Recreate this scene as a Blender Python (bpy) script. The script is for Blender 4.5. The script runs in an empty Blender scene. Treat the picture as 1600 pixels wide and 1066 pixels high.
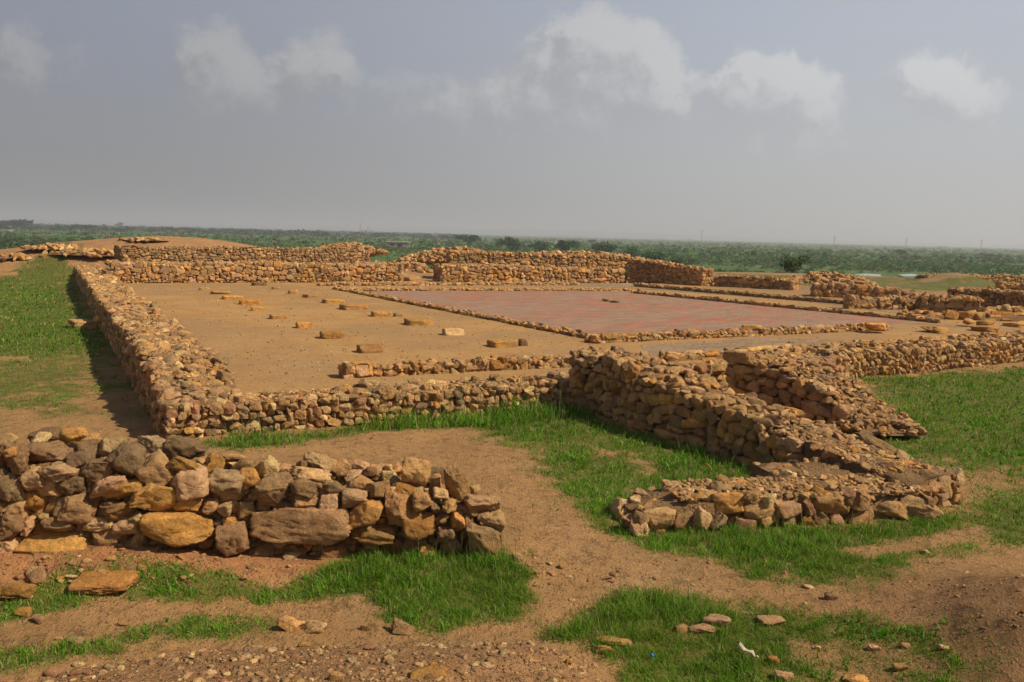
import bpy, math, random, time
import numpy as np
from mathutils import Matrix
sc = bpy.context.scene
COL = sc.collection
random.seed(7); RNG = np.random.default_rng(7)

# ------------------------------------------------------------------ camera
FPX, CAMZ = 1290.0, 3.4
PITCH, ROLL = math.atan(167/FPX), math.radians(1.43)
cam = bpy.data.cameras.new('camera'); camo = bpy.data.objects.new('camera', cam); COL.objects.link(camo)
cam.sensor_width = 36; cam.lens = 36*FPX/1600; cam.clip_start = .1; cam.clip_end = 40000
RM = Matrix.Rotation(math.pi/2-PITCH, 4, 'X') @ Matrix.Rotation(ROLL, 4, 'Z')
camo.matrix_world = Matrix.Translation((0, 0, CAMZ)) @ RM
sc.camera = camo
R3 = np.array(RM.to_3x3())

# ------------------------------------------------------------------ light
SUN_AZ, SUN_EL = math.radians(104), math.radians(44)
sun = bpy.data.lights.new('sun', 'SUN'); sun.energy = 5.0; sun.angle = math.radians(.6); sun.color = (1, .90, .71)
suno = bpy.data.objects.new('sun', sun); COL.objects.link(suno)
suno.rotation_euler = (math.pi/2-SUN_EL, 0, math.pi-SUN_AZ); suno.location = (0, 0, 50)

sc.view_settings.view_transform = 'Standard'; sc.view_settings.look = 'None'
sc.view_settings.exposure = 0.12; sc.view_settings.gamma = 1
cy = sc.cycles
cy.use_denoising = True; cy.max_bounces = 6; cy.diffuse_bounces = 3; cy.glossy_bounces = 1
cy.transmission_bounces = 2; cy.volume_bounces = 0; cy.transparent_max_bounces = 8
cy.use_adaptive_sampling = True; cy.adaptive_threshold = .02
cy.sample_clamp_indirect = 6

def ray(x, y):
    return R3 @ np.array([(x-800)/FPX, -(y-533)/FPX, -1.0])
def G(x, y, z=0.0):                       # where the sight line of a photograph point meets height z
    d = ray(x, y); t = (z-CAMZ)/d[2]
    return np.array([d[0]*t, d[1]*t, z])
def PIX(v):
    q = R3.T @ (np.asarray(v, float)-[0, 0, CAMZ]); return 800-FPX*q[0]/q[2], 533+FPX*q[1]/q[2]

# ------------------------------------------------------------------ node helpers
class NT:
    def __init__(s, tree): s.t = tree; s.n = tree.nodes; s.l = tree.links
    def new(s, typ, **kw):
        n = s.n.new(typ)
        for k, v in kw.items(): setattr(n, k, v)
        return n
    def put(s, sock, v):
        if isinstance(v, bpy.types.NodeSocket): s.l.new(v, sock)
        elif v is not None: sock.default_value = v
    def math(s, op, a, b=None, c=None, clamp=False):
        n = s.new('ShaderNodeMath', operation=op, use_clamp=clamp)
        for i, v in enumerate((a, b, c)):
            if v is not None: s.put(n.inputs[i], v)
        return n.outputs[0]
    def vmath(s, op, a, b=None):
        n = s.new('ShaderNodeVectorMath', operation=op)
        s.put(n.inputs[0], a)
        if b is not None: s.put(n.inputs[3] if op == 'SCALE' else n.inputs[1], b)
        return n.outputs['Value' if op in ('LENGTH', 'DOT_PRODUCT') else 'Vector']
    def mix(s, f, a, b, mode='MIX'):
        n = s.new('ShaderNodeMix', data_type='RGBA', blend_type=mode)
        s.put(n.inputs[0], f)
        for i, v in ((6, a), (7, b)):
            s.put(n.inputs[i], v if isinstance(v, bpy.types.NodeSocket) else (*v, 1)[:4])
        return n.outputs[2]
    def noise(s, vec, scale, detail=4, rough=.55, dist=0):
        n = s.new('ShaderNodeTexNoise'); s.put(n.inputs['Vector'], vec)
        n.inputs['Scale'].default_value = scale; n.inputs['Detail'].default_value = detail
        n.inputs['Roughness'].default_value = rough; n.inputs['Distortion'].default_value = dist
        return n.outputs['Fac']
    def smooth(s, v, a, b, lo=0, hi=1):
        n = s.new('ShaderNodeMapRange', interpolation_type='SMOOTHSTEP')
        s.put(n.inputs[0], v); n.inputs[1].default_value = a; n.inputs[2].default_value = b
        n.inputs[3].default_value = lo; n.inputs[4].default_value = hi
        return n.outputs[0]
    def lin(s, v, a, b, lo=0, hi=1):
        n = s.new('ShaderNodeMapRange'); s.put(n.inputs[0], v); n.inputs[1].default_value = a
        n.inputs[2].default_value = b; n.inputs[3].default_value = lo; n.inputs[4].default_value = hi
        return n.outputs[0]

# ------------------------------------------------------------------ world: hazy sky with cumulus
world = bpy.data.worlds.new('World'); sc.world = world; world.use_nodes = True
W = NT(world.node_tree); W.n.clear()
sky = W.new('ShaderNodeTexSky', sky_type='NISHITA'); sky.sun_disc = False
sky.sun_elevation = SUN_EL; sky.sun_rotation = SUN_AZ; sky.altitude = 20; sky.air_density = 1.2; sky.dust_density = 3; sky.ozone_density = 1.5

def cloud_group():
    g = bpy.data.node_groups.new('cloud_density', 'ShaderNodeTree')
    g.interface.new_socket('Vector', in_out='INPUT', socket_type='NodeSocketVector')
    g.interface.new_socket('Body', in_out='OUTPUT', socket_type='NodeSocketFloat')
    K = NT(g); gi = K.new('NodeGroupInput'); go = K.new('NodeGroupOutput')
    v = gi.outputs[0]
    sep = K.new('ShaderNodeSeparateXYZ'); K.put(sep.inputs[0], v)
    yy = K.math('MAXIMUM', sep.outputs[1], .05)
    q = K.new('ShaderNodeCombineXYZ')
    K.put(q.inputs[0], K.math('DIVIDE', sep.outputs[0], yy)); K.put(q.inputs[1], K.math('DIVIDE', sep.outputs[2], yy))
    q = q.outputs[0]
    def warp(src, scale, amt, det):
        w = K.new('ShaderNodeTexNoise'); K.put(w.inputs['Vector'], src); w.inputs['Scale'].default_value = scale; w.inputs['Detail'].default_value = det; w.inputs['Roughness'].default_value = .6
        return K.vmath('ADD', src, K.vmath('SCALE', K.vmath('SUBTRACT', w.outputs['Color'], (.5, .5, .5)), amt))
    qw = warp(warp(q, 9, .05, 2), 28, .06, 8)
    blobs = [(335, 95, 62, 62, .9), (385, 128, 62, 40, .8), (430, 140, 60, 30, .4), (500, 85, 46, 42, .75), (510, 120, 50, 34, .4),
             (630, 155, 60, 40, .45), (745, 160, 62, 50, .45), (905, 55, 50, 42, .85), (945, 62, 58, 52, 1.1), (1000, 95, 60, 50, 1.1), (1040, 125, 42, 36, 1.),
             (920, 125, 110, 60, .85), (850, 165, 120, 46, .6), (1160, 118, 38, 26, .8), (1205, 125, 55, 38, 1.1), (1250, 138, 48, 34, 1.),
             (1200, 175, 85, 52, .7), (1230, 210, 110, 30, .45), (1450, 105, 40, 36, .8), (1485, 120, 55, 38, .8), (1520, 150, 55, 36, .6), (1395, 130, 40, 40, .35),
             (28, 70, 40, 46, .5), (80, 95, 60, 40, .35)]
    tot = None
    for (x, y, rx, ry, am) in blobs:
        d = ray(x, y+14); c = (d[0]/d[1], d[2]/d[1], 0)
        m = K.vmath('MULTIPLY', K.vmath('SUBTRACT', qw, c), (FPX/rx/1.2, FPX/ry/1.2, 0))
        L = K.vmath('LENGTH', m)
        b = K.math('MULTIPLY', K.smooth(L, 1.55, .35), am)
        tot = b if tot is None else K.math('SUBTRACT', K.math('ADD', tot, b), K.math('MULTIPLY', K.math('MULTIPLY', tot, b), .8))
    fine = K.noise(q, 34, 7, .66)
    tot = K.math('ADD', tot, K.math('MULTIPLY', K.math('SUBTRACT', fine, .5), K.math('MULTIPLY', K.smooth(tot, .02, .4), 1.0)))
    K.put(go.inputs[0], tot)
    return g
cg = cloud_group()
tc = W.new('ShaderNodeTexCoord'); dirv = tc.outputs['Generated']
def cdens(off):
    n = W.new('ShaderNodeGroup'); n.node_tree = cg
    W.put(n.inputs[0], W.vmath('ADD', dirv, off) if off else dirv); return n.outputs[0]
d0 = cdens(None); d1 = cdens((.016, 0, .022)); d2 = cdens((.012, 0, -.045))
lit = W.smooth(W.math('ADD', W.math('SUBTRACT', d0, d1), W.math('MULTIPLY', d0, .12)), -.16, .55)
under = W.smooth(W.math('SUBTRACT', d2, d0), -.5, .55)
alpha = W.smooth(d0, .06, .85)
sepd = W.new('ShaderNodeSeparateXYZ'); W.put(sepd.inputs[0], dirv)
el, xx = sepd.outputs[2], sepd.outputs[0]
side = W.smooth(xx, -.6, .6)
hz = W.mix(side, (.265, .266, .275), (.57, .57, .56))
tp = W.mix(side, (.285, .312, .395), (.525, .575, .66))
base = W.mix(W.smooth(el, .0, .27), hz, tp)
base = W.mix(W.smooth(el, .36, .75), base, (.13, .17, .26))
skyc = W.mix(.93, W.vmath('SCALE', sky.outputs[0], .07), base)
wisps = W.noise(W.vmath('MULTIPLY', dirv, (1.5, 1.5, 4)), 2.2, 4, .6)
skyc = W.mix(W.smooth(wisps, .4, .75, 0, .25), skyc, W.mix(side, (.33, .325, .345), (.50, .50, .51)))
shade = W.mix(side, (.28, .285, .31), (.50, .51, .54))
bright = W.mix(side, (.41, .41, .415), (.70, .71, .72))
cc = W.mix(lit, shade, bright)
low = W.smooth(el, .06, .19, .1, 1)
fin = W.mix(W.math('MULTIPLY', W.math('MULTIPLY', alpha, low), .85), skyc, cc)
bg = W.new('ShaderNodeBackground'); W.put(bg.inputs[0], fin); bg.inputs[1].default_value = .86
wo = W.new('ShaderNodeOutputWorld'); W.l.new(bg.outputs[0], wo.inputs[0])
world.cycles.sampling_method = 'MANUAL'; world.cycles.sample_map_resolution = 512

# ------------------------------------------------------------------ numpy noise
def _h(i, j, k, s):
    n = (i*374761393 + j*668265263 + k*2147483647 + s*974634777) & 0xffffffff
    n = ((n ^ (n >> 13))*1274126177) & 0xffffffff
    return ((n ^ (n >> 16)) & 0xffff)/65535.0
def vnoise(p, seed=0):
    p = np.asarray(p, float); i = np.floor(p).astype(np.int64); f = p-i; f = f*f*(3-2*f)
    r = 0
    for a in (0, 1):
        for b in (0, 1):
            for c in (0, 1):
                w = (f[:, 0] if a else 1-f[:, 0])*(f[:, 1] if b else 1-f[:, 1])*(f[:, 2] if c else 1-f[:, 2])
                r = r + w*_h(i[:, 0]+a, i[:, 1]+b, i[:, 2]+c, seed)
    return r*2-1
def fbm(p, oct=4, seed=0, gain=.5):
    p = np.asarray(p, float); a, r, t = 1., 0., 0.
    for o in range(oct):
        r = r+a*vnoise(p*2**o+o*17.3, seed+o); t += a; a *= gain
    return r/t
def n2(x, y, sc_, seed=0, oct=3):
    return fbm(np.stack([np.ravel(x)/sc_, np.ravel(y)/sc_, np.full(np.size(x), .37)], 1), oct, seed).reshape(np.shape(x))
def sstep(a, b, x):
    t = np.clip((x-a)/(b-a), 0, 1); return t*t*(3-2*t)
def sdf(poly, X, Y):                      # signed distance to polygon, positive inside
    P = np.asarray(poly)[:, :2]; n = len(P)
    d = np.full(X.shape, 1e18); ins = np.zeros(X.shape, bool)
    for i in range(n):
        ax, ay = P[i]; bx, by = P[(i+1) % n]; ex, ey = bx-ax, by-ay
        t = np.clip(((X-ax)*ex+(Y-ay)*ey)/(ex*ex+ey*ey+1e-12), 0, 1)
        d = np.minimum(d, (X-ax-t*ex)**2+(Y-ay-t*ey)**2)
        c = ((ay > Y) != (by > Y)) & (X < (bx-ax)*(Y-ay)/(by-ay+1e-18)+ax)
        ins ^= c
    return np.sqrt(d)*np.where(ins, 1, -1)

# ------------------------------------------------------------------ object helpers
def mk(name, V, F, mats, parent=None, cols=None, smooth=True, matidx=None, attrs=None, loc=None):
    V = np.asarray(V, np.float32).reshape(-1, 3)
    me = bpy.data.meshes.new(name)
    if not isinstance(F, list): F = [F]
    F = [np.asarray(f, np.int32) for f in F if len(f)]
    nl = sum(f.size for f in F); nf = sum(len(f) for f in F)
    me.vertices.add(len(V)); me.vertices.foreach_set('co', V.ravel())
    me.loops.add(nl); me.loops.foreach_set('vertex_index', np.concatenate([f.ravel() for f in F]))
    me.polygons.add(nf)
    tot = np.concatenate([np.full(len(f), f.shape[1], np.int32) for f in F])
    st = np.concatenate([[0], np.cumsum(tot)[:-1]]).astype(np.int32)
    me.polygons.foreach_set('loop_start', st)
    me.update(calc_edges=True)
    me.polygons.foreach_set('use_smooth', np.full(nf, smooth) if np.isscalar(smooth) else smooth)
    if matidx is not None: me.polygons.foreach_set('material_index', np.asarray(matidx, np.int32))
    if cols is not None:
        a = me.attributes.new('col', 'FLOAT_COLOR', 'POINT')
        c = np.ones((len(V), 4), np.float32); c[:, :3] = cols
        a.data.foreach_set('color', c.ravel())
    for k, v in (attrs or {}).items():
        a = me.attributes.new(k, 'FLOAT', 'POINT'); a.data.foreach_set('value', np.asarray(v, np.float32))
    me.validate(verbose=False); me.update()
    for m in (mats if isinstance(mats, (list, tuple)) else [mats]): me.materials.append(m)
    o = bpy.data.objects.new(name, me); COL.objects.link(o)
    if parent is not None: o.parent = parent
    if loc is not None: o.location = loc
    return o
def tag(o, label=None, cat=None, group=None, kind=None):
    if label: o['label'] = label
    if cat: o['category'] = cat
    if group: o['group'] = group
    if kind: o['kind'] = kind
    return o
def empty(name, loc):
    o = bpy.data.objects.new(name, None); COL.objects.link(o); o.location = loc; o.empty_display_size = .2; return o

# ------------------------------------------------------------------ materials
def mat(name):
    m = bpy.data.materials.new(name); m.use_nodes = True; t = NT(m.node_tree)
    b = t.n['Principled BSDF']; b.inputs['Roughness'].default_value = .95
    b.inputs['Specular IOR Level'].default_value = .15
    return m, t, b
def attr(t, n, typ='Color'):
    a = t.new('ShaderNodeAttribute', attribute_name=n); return a.outputs[typ]
def pos(t): return t.new('ShaderNodeNewGeometry').outputs['Position']
def bump(t, b, h, strength, dist):
    n = t.new('ShaderNodeBump'); n.inputs['Strength'].default_value = strength; n.inputs['Distance'].default_value = dist
    t.put(n.inputs['Height'], h); t.l.new(n.outputs[0], b.inputs['Normal'])

def stone_mat():
    m, t, b = mat('weathered_stone'); p = pos(t); c = attr(t, 'col')
    n1 = t.noise(p, 8, 7, .7); n2_ = t.noise(p, 38, 6, .8); n3 = t.noise(p, 2.2, 3, .5)
    k = t.math('ADD', t.math('MULTIPLY', n1, .9), t.math('MULTIPLY', n2_, .9))
    sc1 = t.lin(k, .5, 1.3, .30, 1.85)  # stone mottling, range widened to put highlight and shadow contrast into the colour
    c1 = t.vmath('SCALE', c, sc1)
    grey = t.mix(n2_, (.15, .10, .055), (.44, .30, .16))
    c2 = t.mix(t.smooth(n3, .46, .72, 0, .5), c1, grey)
    c3 = t.mix(t.smooth(t.noise(p, 14, 5, .7), .60, .78, 0, .6), c2, (.38, .17, .06))
    v = t.new('ShaderNodeTexVoronoi'); t.put(v.inputs['Vector'], p); v.inputs['Scale'].default_value = 38
    pit = t.smooth(v.outputs['Distance'], .05, .33)
    pm = t.smooth(t.noise(p, 5, 2), .45, .62)
    c4 = t.mix(t.math('MULTIPLY', t.math('SUBTRACT', 1, pit), t.math('MULTIPLY', pm, .5)), c3, (.07, .045, .03))
    t.put(b.inputs['Base Color'], c4)
    h = t.math('ADD', t.math('MULTIPLY', n1, .9), t.math('MULTIPLY', n2_, .55))
    h = t.math('ADD', h, t.math('MULTIPLY', t.math('MULTIPLY', pit, pm), .22))
    bump(t, b, h, 1.0, .055)
    return m
M_STONE = stone_mat()
def grit(t, p, c, amount=.8, s1=26, s2=60):
    """small embedded stones: returns colour and height"""
    hh = None
    for s_, cut in ((s1, .45), (s2, .35)):
        v = t.new('ShaderNodeTexVoronoi'); t.put(v.inputs['Vector'], p); v.inputs['Scale'].default_value = s_
        q = t.new('ShaderNodeSeparateColor'); t.put(q.inputs[0], v.outputs['Color'])
        mk_ = t.math('MULTIPLY', t.smooth(v.outputs['Distance'], .42, .22), t.math('LESS_THAN', q.outputs[0], cut))
        c = t.mix(t.math('MULTIPLY', mk_, amount), c, t.mix(q.outputs[1], (.44, .28, .15), (.20, .105, .055)))
        h1 = t.math('MULTIPLY', mk_, 14/s_); hh = h1 if hh is None else t.math('ADD', hh, h1)
    return c, hh
def earth_mat():
    m, t, b = mat('packed_earth'); p = pos(t)
    n1 = t.noise(p, 3, 6, .7); n2_ = t.noise(p, 30, 5, .75)
    c = t.mix(t.lin(n1, .3, .7), (.18, .095, .036), (.32, .175, .07))
    c = t.mix(t.lin(n2_, .4, .75, 0, .6), c, (.38, .25, .14))
    c, hh = grit(t, p, c, .8, 17, 40)
    t.put(b.inputs['Base Color'], c)
    bump(t, b, t.math('ADD', t.math('ADD', n1, hh), n2_), 1, .06)
    return m
M_EARTH = earth_mat()
def ground_mat():
    m, t, b = mat('ground_soil'); p = pos(t); c = attr(t, 'col'); g = attr(t, 'grs', 'Fac'); gv = attr(t, 'grv', 'Fac'); pl = attr(t, 'pln', 'Fac')
    nA = t.noise(p, .9, 5, .6); nB = t.noise(p, 9, 5, .65); nC = t.noise(p, 60, 4, .7)
    near = t.math('SUBTRACT', 1, pl)
    k = t.lin(t.math('ADD', nA, t.math('ADD', nB, t.math('MULTIPLY', nC, .8))), 1.0, 1.85, .68, 1.38)
    c1 = t.vmath('SCALE', c, t.math('ADD', t.math('MULTIPLY', k, near), pl))
    # dusty grit specks
    v = t.new('ShaderNodeTexVoronoi'); t.put(v.inputs['Vector'], p); v.inputs['Scale'].default_value = 34
    vs = t.new('ShaderNodeSeparateColor'); t.put(vs.inputs[0], v.outputs['Color'])
    speck = t.math('MULTIPLY', t.smooth(v.outputs['Distance'], .34, .22), t.math('GREATER_THAN', vs.outputs[0], t.math('SUBTRACT', .86, t.math('MULTIPLY', gv, .5))))
    pc = t.mix(vs.outputs[1], (.42, .27, .14), (.20, .10, .045))
    c2 = t.mix(t.math('MULTIPLY', speck, t.math('MULTIPLY', near, .8)), c1, pc)
    c2, gh = grit(t, p, c2, .55, 22, 58)
    cr = t.smooth(t.noise(p, 5, 6, .75, .6), .53, .68); c2 = t.mix(t.math('MULTIPLY', cr, t.math('MULTIPLY', near, .5)), c2, (.19, .11, .055))
    # grass undergrowth
    gn = t.noise(p, 3.2, 5, .7); gf = t.noise(p, 22, 4, .7)
    gm = t.math('ADD', g, t.math('MULTIPLY', t.math('SUBTRACT', t.math('ADD', gn, gf), 1.0), 1.25))
    gm = t.smooth(gm, .35, .95, 0, .8)
    gc = t.mix(t.lin(t.noise(p, 11, 5, .7), .3, .7), (.030, .062, .006), (.085, .135, .012))
    gc = t.mix(t.smooth(t.noise(p, .5, 4, .6), .45, .7, 0, .5), gc, (.11, .14, .022))
    gc = t.mix(t.smooth(t.noise(p, 45, 3, .6), .58, .75, 0, .6), gc, (.20, .14, .05))
    c3 = t.mix(t.math('MULTIPLY', gm, near), c2, gc)
    # the wide scrub plain
    pv = t.vmath('MULTIPLY', p, (1, 1, 0))
    q1 = t.noise(pv, .0022, 5, .65); q2 = t.noise(pv, .022, 5, .7); q3 = t.noise(pv, .16, 3, .6)
    pc1 = t.mix(t.lin(q2, .35, .65), (.050, .085, .020), (.10, .15, .035))
    pc2 = t.mix(t.smooth(q1, .54, .66, 0, .75), pc1, (.22, .17, .10))
    pc3 = t.mix(t.smooth(q3, .5, .68, 0, .55), pc2, (.045, .072, .022))
    c4 = t.mix(pl, c3, pc3)
    t.put(b.inputs['Base Color'], c4)
    h = t.math('ADD', t.math('MULTIPLY', nB, .7), t.math('ADD', t.math('MULTIPLY', nC, .35), t.math('MULTIPLY', speck, .22)))
    h = t.math('ADD', h, t.math('MULTIPLY', gh, t.math('ADD', .35, t.math('MULTIPLY', gv, .6)))); h = t.math('SUBTRACT', h, t.math('MULTIPLY', cr, .3))
    bump(t, b, h, 1., .06)
    return m
M_GROUND = ground_mat()
def floor_mat():
    m, t, b = mat('trodden_floor'); p = pos(t)
    n0 = t.noise(p, .16, 4, .6); n1 = t.noise(p, 1.1, 6, .7); n2_ = t.noise(p, 14, 5, .7); n3 = t.noise(p, 70, 3, .7)
    c = t.mix(t.smooth(n1, .32, .68), (.35, .18, .06), (.40, .235, .092))
    c = t.mix(t.smooth(n0, .42, .60, 0, .6), c, (.27, .165, .08))
    c = t.vmath('SCALE', c, t.lin(t.math('ADD', n2_, n3), .6, 1.4, .62, 1.32))
    v = t.new('ShaderNodeTexVoronoi'); t.put(v.inputs['Vector'], p); v.inputs['Scale'].default_value = 9
    c = t.mix(t.math('MULTIPLY', t.smooth(v.outputs['Distance'], .2, .1), .55), c, (.13, .08, .045))
    t.put(b.inputs['Base Color'], c)
    bump(t, b, t.math('ADD', n1, t.math('MULTIPLY', n2_, .35)), .8, .04)
    return m
def brick_mat(name, ang, c1, c2, c3, redcut):
    m, t, b = mat(name)
    mp = t.new('ShaderNodeMapping', vector_type='POINT'); t.put(mp.inputs[0], pos(t)); mp.inputs['Rotation'].default_value = (0, 0, -ang)
    p = mp.outputs[0]
    br = t.new('ShaderNodeTexBrick'); t.put(br.inputs['Vector'], p)
    br.inputs['Scale'].default_value = 1; br.inputs['Brick Width'].default_value = .27; br.inputs['Row Height'].default_value = .13
    br.inputs['Mortar Size'].default_value = .009; br.inputs['Color1'].default_value = (0, 0, 0, 1); br.inputs['Color2'].default_value = (1, 1, 1, 1)
    br.inputs['Mortar'].default_value = (.5, .5, .5, 1)
    bw = t.new('ShaderNodeSeparateColor'); t.put(bw.inputs[0], br.outputs['Color'])
    st = t.noise(t.vmath('MULTIPLY', p, (.28, .8, 0)), 1, 6, .8); st2 = t.noise(t.vmath('MULTIPLY', p, (1.0, 5.0, 0)), 1, 5, .85)
    red = t.smooth(t.math('ADD', t.math('ADD', st, st2), t.math('MULTIPLY', bw.outputs[0], .30)), redcut+.12, redcut+.30)
    c = t.mix(bw.outputs[0], c1, c2); c = t.mix(red, c, c3)
    c = t.mix(t.smooth(t.noise(t.vmath('MULTIPLY', p, (.16, .5, 0)), 1, 5, .65), .44, .62, 0, .7), c, (.30, .20, .135))
    c = t.mix(t.math('MULTIPLY', br.outputs['Fac'], .4), c, (.12, .08, .06))
    c = t.vmath('SCALE', c, t.lin(t.noise(p, 25, 4, .7), .25, .75, .75, 1.25)); c = t.vmath('SCALE', c, t.lin(t.noise(t.vmath('MULTIPLY', p, (.9, 3.2, 0)), 1, 5, .85), .3, .7, .62, 1.35))
    t.put(b.inputs['Base Color'], c)
    bump(t, b, t.math('SUBTRACT', t.noise(p, 12, 4), t.math('MULTIPLY', br.outputs['Fac'], .7)), .7, .02)
    return m
def plain_mat(name, color, rough=.8, var=.3, scale=3):
    m, t, b = mat(name); n = t.noise(pos(t), scale, 5, .65)
    t.put(b.inputs['Base Color'], t.vmath('SCALE', (*color,), t.lin(n, .3, .7, 1-var, 1+var))); b.inputs['Roughness'].default_value = rough
    return m
def leaf_mat(name, tr=.25):
    m, t, b = mat(name); c = attr(t, 'col'); t.put(b.inputs['Base Color'], c); b.inputs['Roughness'].default_value = .7
    tl = t.new('ShaderNodeBsdfTranslucent'); t.put(tl.inputs[0], t.vmath('MULTIPLY', c, (1.3, 1.35, .6)))
    mx = t.new('ShaderNodeMixShader'); mx.inputs[0].default_value = tr
    t.l.new(b.outputs[0], mx.inputs[1]); t.l.new(tl.outputs[0], mx.inputs[2]); t.l.new(mx.outputs[0], t.n['Material Output'].inputs[0])
    return m
M_FLOOR = floor_mat(); M_GRASS = leaf_mat('grass_blades', .3); M_LEAF = leaf_mat('tree_leaves', .15)
M_BARK = plain_mat('bark', (.09, .065, .045), .95)

# ------------------------------------------------------------------ rocks
def cubesphere(n):
    idx = {}; V = []; F = []
    def vid(p):
        k = tuple(np.round(p, 5))
        if k not in idx: idx[k] = len(V); V.append(p)
        return idx[k]
    g = np.linspace(-1, 1, n+1)
    for ax in range(3):
        for s in (-1, 1):
            for i in range(n):
                for j in range(n):
                    q = []
                    for a, b_ in ((i, j), (i+1, j), (i+1, j+1), (i, j+1)):
                        p = np.zeros(3); p[ax] = s; p[(ax+1) % 3] = g[a]; p[(ax+2) % 3] = g[b_]; q.append(vid(p))
                    F.append(q if s > 0 else q[::-1])
    V = np.array(V); V = np.tan(V*math.pi/4)      # even spacing on the sphere
    return V/np.linalg.norm(V, axis=1)[:, None], np.array(F)
SM = {}
CS = {n: cubesphere(n) for n in (2, 3, 4, 6, 9, 13, 18)}
def rock(seed, n, block=.5, rough=1.0, cuts=None):
    r = np.random.default_rng(seed); D, F = CS[n]
    p = 2.2+block*7
    V = D/((np.abs(D)**p).sum(1)**(1/p))[:, None]
    for k in range(cuts if cuts is not None else int(8+9*(1-block)+r.integers(0, 4))):
        nn = r.normal(size=3); nn /= np.linalg.norm(nn)
        sup = (V@nn).max(); o = sup*r.uniform(.56, .88)
        V = V-np.maximum(V@nn-o, 0)[:, None]*nn*r.uniform(.94, 1)
    if n >= 4:
        a = .075*rough
        q = V*1.6+r.uniform(0, 90, 3); w = np.stack([fbm(q+31*i, 3, seed % 97+i) for i in range(3)], 1); V = V+w*a
        if n >= 9:
            rd = 1-np.abs(fbm(V*2.6+r.uniform(0, 90, 3), 4, seed % 89, .6)); V = V-D*(rd[:, None]**6)*.15*rough
            V = V+D*fbm(V*7+r.uniform(0, 50, 3), 2, seed % 83)[:, None]*.05*rough
    else:
        V = V*(1+r.uniform(-.13, .13, (len(V), 1)))
    mn, mx = V.min(0), V.max(0)
    return (V-(mn+mx)/2)/(mx-mn), F
POOL = {}
def pool(n, k, blk):
    key = (n, k, blk)
    if key not in POOL: POOL[key] = rock(1000*n+k+50*blk, n, (.15, .5, .9)[blk])
    return POOL[key]
def rotm(rx, ry, rz):
    cx, sx, cy_, sy, cz, sz = math.cos(rx), math.sin(rx), math.cos(ry), math.sin(ry), math.cos(rz), math.sin(rz)
    return np.array([[cz, -sz, 0], [sz, cz, 0], [0, 0, 1]])@np.array([[cy_, 0, sy], [0, 1, 0], [-sy, 0, cy_]])@np.array([[1, 0, 0], [0, cx, -sx], [0, sx, cx]])
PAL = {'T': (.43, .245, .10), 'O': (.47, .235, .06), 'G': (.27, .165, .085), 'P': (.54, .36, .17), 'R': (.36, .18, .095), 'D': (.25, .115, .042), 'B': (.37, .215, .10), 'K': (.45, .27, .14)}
def pcol(key=None, pal='TTTTBBBGGOPR', r=RNG):
    c = np.array(PAL[key or pal[int(r.integers(len(pal)))]])
    g_ = c.mean()*np.array((1.25, 1.0, .72)); c = c*.9+g_*.1*r.uniform(.3, 1.9)
    return c*np.array((1.06, .985, .86))*r.uniform(.68, 1.30)*(1+r.uniform(-.05, .05, 3))
class Stones:
    """collects stones: centre, 3x3 frame, full size, colour, block kind"""
    def __init__(s): s.L = []
    def add(s, c, A, dim, col, blk=1): s.L.append((np.array(c, float), A, np.array(dim, float), col, blk))
def merged(L, lod):
    Vs, Fs, Cs, SMs, off = [], [], [], [], 0
    for (c, A, dim, col, blk) in L:
        n = lod if not callable(lod) else lod(c, dim)
        V, F = pool(n, int(RNG.integers(28)), blk)
        fl = np.where(RNG.random(3) > .5, 1, -1)
        W_ = (V*fl*dim)@A.T+c
        if fl.prod() < 0: F = F[:, ::-1]
        Vs.append(W_); Fs.append(F+off); off += len(V); Cs.append(np.tile(col, (len(V), 1))); SMs.append(np.full(len(F), n > 6))
    global LAST_SM
    LAST_SM = np.concatenate(SMs); return np.concatenate(Vs), np.concatenate(Fs), np.concatenate(Cs)
def lod_of(c, dim):
    px = dim.max()/max(2, np.hypot(c[0], c[1]))*FPX
    return 2 if px < 5 else 3 if px < 10 else 4 if px < 18 else 6 if px < 34 else 9 if px < 70 else 13
def stone_part(parent, st, seed, name='stone', n=None):
    c, A, dim, col, blk = st
    n = n or max(9, lod_of(c, dim)); V, F = rock(seed, n, (.15, .5, .9)[blk])
    base = np.array(parent.location) if parent is not None else np.zeros(3)
    return mk(name, (V*dim)@A.T, F, M_STONE, parent, np.tile(col, (len(V), 1)), loc=c-base)
def loose(name, label, cat, c, dim, col, seed, group=None, rz=None, tilt=.12, blk=1, n=None, rough=1., cuts=None):
    """one stone lying on its own: origin at its base"""
    rz = random.uniform(0, 6.28) if rz is None else rz
    A = rotm(random.uniform(-tilt, tilt), random.uniform(-tilt, tilt), rz)
    V, F = rock(seed, n or max(6, lod_of(np.array(c), np.array(dim))), (.15, .5, .9)[blk], rough, cuts)
    V = (V*np.array(dim))@A.T; V[:, 2] += dim[2]*.38
    return tag(mk(name, V, F, M_STONE, None, np.tile(pcol(col) if isinstance(col, str) else col, (len(V), 1)), loc=c), label, cat, group)

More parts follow.
